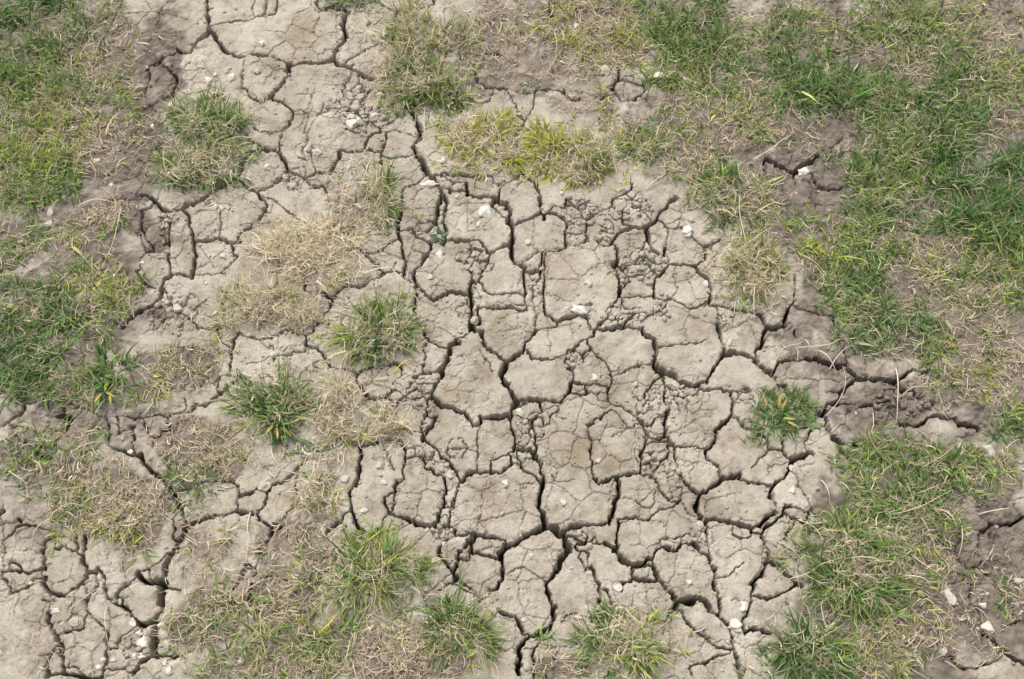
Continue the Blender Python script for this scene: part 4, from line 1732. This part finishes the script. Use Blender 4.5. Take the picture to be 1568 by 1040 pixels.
# turf running on beyond the surveyed patch on both sides
for (cx, cy, rx, ry, k) in ((-1.2, 1.2, .22, .5, "L"), (-1.05, .55, .22, .4, "L"), (1.2, 1.2, .22, .5, "R"), (1.02, .45, .2, .4, "D"), (0.55, 1.7, .6, .16, "R"), (-.75, 1.7, .4, .16, "L")):
    sow_green(beds[k][0], cx, cy, rx, ry, 0.55, 0.35, 34); sow_straw(beds[k][1], cx, cy, rx, ry, 0.5, 0.2, 28)
for k, (gb, sb) in beds.items():
    wh, sh = REG[k]
    if gb.V: tag(link("turf_grass", gb.mesh("turf_grass", GREEN)), "short matted green grass growing %s" % wh, "grass", "turf around the clay", "stuff")
    if sb.V: tag(link("dry_grass", sb.mesh("dry_grass", STRAW)), "tangled dry straw coloured grass lying %s" % wh, "dry grass", "dead grass around the clay", "stuff")

for d, label in TUFTS:
    v = [float(q) for q in d.split()]
    cx, cy, rx, ry = [q / 1000 for q in v[:4]]
    g_, s_, hue, length = v[4:8]
    cy -= 0.006
    org = (cx, cy, 0.0)
    root = tag(empty("grass_tuft", org), label, "grass tuft", "grass tufts on the cracked clay")
    gb, sb = Blades(), Blades()
    bl_ = 0.95 if hue > 0.85 and g_ < 0.2 else 0.45
    mid = (cx, cy, rx, ry)
    sow_green(gb, cx, cy, rx * 0.75, ry * 0.75, g_ * 0.3, hue, length * 0.9, True, mid=mid)
    sow_straw(sb, cx, cy, rx * 0.9, ry * 0.9, s_ * 0.6, bl_, length * 0.85, True)
    sow_green(gb, cx, cy - 0.004, rx * 1.55, ry * 1.55, g_ * 0.16, hue + 0.15, length * 0.55, False)
    sow_straw(sb, cx, cy, rx * 1.65, ry * 1.65, 0.14 + s_ * 0.14, 0.35, length * 0.7)
    for k in range(8):
        a_ = k * 0.8 + rng.random(); q_ = 0.3 + 0.85 * rng.random(); f_ = 0.18 + 0.32 * rng.random()
        bx_, by_ = cx + rx * q_ * math.cos(a_), cy + ry * q_ * math.sin(a_)
        sow_green(gb, bx_, by_, rx * f_, ry * f_, g_ * rng.uniform(0.4, 1.5), hue + rng.normal(0, 0.15), length * rng.uniform(0.7, 1.15), True, mid=mid)
        sow_straw(sb, bx_, by_, rx * f_, ry * f_, s_ * rng.uniform(0.3, 1.4), bl_, length * rng.uniform(0.7, 1.2), True)
    if gb.V: tag(link("green_blades", gb.mesh("green_blades", GREEN, org), root), kind="stuff")
    if sb.V: tag(link("dry_blades", sb.mesh("dry_blades", STRAW, org), root), kind="stuff")

# ------------------------------------------------------------------ broad leaved weeds
def leaf_mesh(name, length, width, tilt, bend, colour, lobes=0, tip=None):
    seg = 10
    V, C = [], []
    p = np.zeros(3)
    tip = colour if tip is None else tip
    for k in range(seg + 1):
        s = k / seg
        th = tilt + bend * s
        dirv = np.array([math.sin(th), 0, math.cos(th)])
        w = width * 0.5 * math.sin(math.pi * min(1, 0.06 + 0.94 * s) ** 0.8) ** 0.8 if k < seg else 0.0002
        if lobes: w *= 1 - 0.5 * (0.5 + 0.5 * math.cos(s * lobes * 6.283)) * (1 - s * 0.6)
        up = np.cross(dirv, [0, 1, 0])
        for sgn in (-1, 0, 1):
            V.append(p + np.array([0, 1, 0]) * sgn * w - up * abs(sgn) * w * 0.35 * -1)
            cc = (np.array(colour) * (1 - s) + np.array(tip) * s) * (1.12 if sgn == 0 else 1)
            C.append([*cc, 1])
        p = p + dirv * length / seg
    F = []
    for k in range(seg):
        for c_ in (0, 1):
            a = k * 3 + c_
            F.append((a, a + 1, a + 4, a + 3))
    return np_mesh(name, np.array(V), np.array(F).ravel(), np.full(len(F), 4), GREEN, True, {"tint": ('FLOAT_COLOR', np.array(C))})


def weed(name, pos, leaves, label, cat="weed"):
    x, y = pos
    root = tag(empty(name, (x, y, float(ground_at(x, y)))), label, cat)
    for (az, ln, wd, tl, bd, c0, c1, lb) in leaves:
        o = link("leaf", leaf_mesh("leaf", ln, wd, tl, bd, c0, lb, c1), root, (0.003 * math.cos(R(az)), 0.003 * math.sin(R(az)), 0))
        o.rotation_euler = (0, 0, R(az))
    return root


DG, BG, YL, LG = (0.045, 0.10, 0.035), (0.085, 0.17, 0.07), (0.52, 0.33, 0.05), (0.15, 0.30, 0.06)
LB = (0.13, 0.21, 0.115)
weed("lobed_weed", (-0.294, 0.584), [(8, .046, .011, 1.42, .2, LB, LB, 3), (-25, .034, .009, 1.4, .2, LB, BG, 3), (158, .040, .008, 1.4, .2, BG, LB, 3), (190, .05, .007, 1.4, .15, LB, LB, 4)],
     "lobed blue green weed leaves lying over the crack below the straw tuft")
def clump_weed(name, pos, rx, ry, dens, hue, ln, wide, curl, yellow, label):
    x, y = pos
    root = tag(empty(name, (x, y, 0)), label, "weed")
    gb = Blades()
    sow_green(gb, x, y, rx, ry, dens, hue, ln, True, wide, curl)
    tag(link("green_blades", gb.mesh("green_blades", GREEN, (x, y, 0)), root), kind="stuff")
    for (dx, dy, az, l_, w_, tl, bd, c0, c1) in yellow:
        o = link("leaf", leaf_mesh("leaf", l_, w_, tl, bd, c0, 0, c1), root, (dx, dy, float(ground_at(x + dx, y + dy)) + 0.012))
        o.rotation_euler = (0, 0, R(az))


YT, YD = (0.50, 0.38, 0.14), (0.46, 0.33, 0.09)
clump_weed("broad_grass_weed", (-0.361, 0.640), .026, .036, 1.5, .2, 34, 1.6, .8, [(.003, -.03, 280, .02, .004, 1.2, .3, YL, YT), (.012, -.028, 310, .022, .004, 1.2, .3, LG, YL), (-.004, -.026, 240, .02, .004, 1.1, .4, YL, YT)],
     "broad bladed green weed in the middle of the bright green tuft at left")
clump_weed("broad_grass_weed", (-0.633, 0.710), .034, .036, 1.1, .2, 34, 1.6, .8, [(-.005, -.04, 250, .02, .004, 1.1, .3, YL, YT), (.008, -.042, 290, .02, .004, 1.2, .3, YL, LG), (0, -.036, 330, .022, .004, 1.2, .3, LG, YL)],
     "dark green weed with yellow base in the left turf, beside straw")
clump_weed("rosette_weed", (0.406, 0.633), .036, .030, 3.6, -.1, 28, .9, 2.4, [(.004, .012, 85, .020, .0055, .8, .7, YD, YT), (.009, .010, 60, .016, .004, .9, .6, YD, YD), (-.014, .014, 110, .013, .004, 1.0, .5, (0.42, 0.32, 0.18), YD), (.010, -.006, 350, .019, .004, 1.2, .5, (0.30, 0.34, 0.08), YD), (.016, -.012, 330, .018, .004, 1.3, .4, YD, (0.40, 0.30, 0.16))],
     "dark green rosette weed with yellow leaves at the crack junction on the right")
clump_weed("small_rosette", (0.442, 0.655), .020, .018, 3.2, .2, 28, .9, 1.8, [],
     "small grey green rosette beside the yellow leaves of the dark weed")
SG = (0.12, 0.23, 0.06)
weed("seedling", (0.463, 0.625), [(90, .016, .011, 1.1, .4, SG, SG, 0), (200, .013, .009, 1.2, .3, SG, SG, 0), (330, .013, .009, 1.2, .3, SG, SG, 0), (270, .010, .007, 1.3, .2, SG, SG, 0)],
     "tiny bright green seedling with round leaves right of the dark rosette")
weed("sprout", (-0.121, 0.960), [(100, .016, .008, 1.0, .4, DG, BG, 0), (20, .014, .008, 1.1, .4, DG, BG, 0), (190, .015, .008, 1.0, .4, BG, DG, 0), (280, .012, .007, 1.1, .4, DG, DG, 0)],
     "tiny dark green sprout growing inside a crack at upper centre")

# ------------------------------------------------------------------ stalks and bare roots lying loose
stalk_mat = STRAW
for ln in STALKS.strip().split("\n"):
    ln, lb = ln.split("|")
    q = ln.split()
    P = np.array([[float(c) / 1000 for c in s_.split(",")] for s_ in q[1:]])
    # smooth course
    t = np.linspace(0, len(P) - 1, 6 * (len(P) - 1) + 1)
    cr = np.zeros((len(t), 2))
    for k_, tt in enumerate(t):
        i = min(int(tt), len(P) - 2); f = tt - i
        p0, p1, p2, p3 = P[max(i - 1, 0)], P[i], P[i + 1], P[min(i + 2, len(P) - 1)]
        cr[k_] = 0.5 * ((2 * p1) + (p2 - p0) * f + (2 * p0 - 5 * p1 + 4 * p2 - p3) * f * f + (3 * p1 - p0 - 3 * p2 + p3) * f ** 3)
    s_ = np.linspace(0, 1, len(t))
    zz = np.maximum(ground_at(cr[:, 0], cr[:, 1]), -0.002)
    zz = np.convolve(np.pad(zz, 3, 'edge'), np.ones(7) / 7, 'valid') + 0.003 + (0.010 + 0.010 * rng.random()) * np.sin(math.pi * s_) * (1.3 if q[0] in "QRL" else 0.6)
    ctr = np.column_stack([cr, zz])
    rad = rng.uniform(0.0007, 0.0012) * (1.0 - 0.55 * s_)
    ring = []
    tan = np.gradient(ctr, axis=0); tan /= np.linalg.norm(tan, axis=1)[:, None]
    sdv = np.cross(tan, [0, 0, 1.0]); sdv /= np.linalg.norm(sdv, axis=1)[:, None]
    upv = np.cross(sdv, tan)
    V = []
    for k_ in range(5):
        a = k_ * 2 * math.pi / 5
        V.append(ctr + (sdv * math.cos(a) + upv * math.sin(a)) * rad[:, None])
    V = np.stack(V, 1).reshape(-1, 3)
    F = []
    for k_ in range(len(t) - 1):
        for m_ in range(5):
            F.append((k_ * 5 + m_, k_ * 5 + (m_ + 1) % 5, k_ * 5 + 5 + (m_ + 1) % 5, k_ * 5 + 5 + m_))
    cc = (D_PALE * rng.uniform(0.8, 1.1)) if q[0] != "I" else G_GREY
    org = ctr[0]
    me = np_mesh("stalk", V - org, np.array(F).ravel(), np.full(len(F), 4), stalk_mat, True, {"tint": ('FLOAT_COLOR', np.tile([*cc, 1], (len(V), 1)))})
    if q[0] == "Q": tag(link("dry_root", me, None, org), lb, "root", "bare roots over the right clods")
    else: tag(link("straw_stalk", me, None, org), lb, "stalk", "loose dry stalks")

# ------------------------------------------------------------------ pebbles
peb_src = [lump_mesh("pebble", 300 + k, 3, 0.26, PEBBLE) for k in range(11)]
for k, ln in enumerate(PEBBLES.strip().split("\n")):
    d, label = ln.split("|")
    x, y, hw_, hh_, tone = [float(q) for q in d.split()]
    x /= 1000; y /= 1000
    o = link("pebble", peb_src[k % 11])
    w_, h_ = max(hw_, 4) / 1000 * 1.06, max(hh_, 4) / 1000 * 1.06
    th_ = 0.62 * min(w_, h_)
    o.scale = (w_, h_, th_)
    gz = float(max(ground_at(x, y), -0.008))
    o.location = (x, y, gz + th_ * 0.10)
    o.rotation_euler = (random.uniform(-.2, .2), random.uniform(-.2, .2), random.uniform(-.5, .5) if abs(w_ - h_) > 0.003 else random.uniform(0, 6))
    wt_ = np.array([0.62, 0.59, 0.525]); cl_c = np.array([0.38, 0.34, 0.275])
    c_ = cl_c + (wt_ - cl_c) * min(1.15, max(0, (tone - 0.6) / 0.42)) ** 1.2
    o.color = (*[float(min(0.82, q)) for q in c_], 1)
    tag(o, label, "pebble", "loose pebbles")


# ------------------------------------------------------------------ fine grit on the clay
jj = rng.integers(4, NY - 4, 9000); ii = rng.integers(4, NX - 4, 9000)
keep = (rng.random(9000) < 0.04 + 0.22 * sstep(0.55, 0.75, vn(GX[jj, ii], GY[jj, ii], 9, 90))) & (depth[jj, ii] < 0.01) & (turf_cover[jj, ii] < 0.4)
GV, GF, n0 = [], [], 0
for j, i in zip(jj[keep], ii[keep]):
    v, f = crumb_src[rng.integers(5)]
    sz = 0.0022 + 0.0042 * rng.random() ** 2
    a = rng.random() * 6.28
    w = v * sz * np.array([1 + 0.6 * rng.random(), 1, 0.7])
    w = np.stack([w[:, 0] * math.cos(a) - w[:, 1] * math.sin(a), w[:, 0] * math.sin(a) + w[:, 1] * math.cos(a), w[:, 2]], 1)
    GV.append(w + np.array([gx[i], gy[j], HGT[j, i] + sz * 0.12])); GF.append(f + n0); n0 += len(v)
GF = np.concatenate(GF)
grit_ob = tag(link("grit", np_mesh("grit", np.concatenate(GV), GF.ravel(), np.full(len(GF), 3), PEBBLE, True)), "fine pale grit strewn over the cracked clay", "grit", kind="stuff")
grit_ob.color = (0.47, 0.435, 0.37, 1)
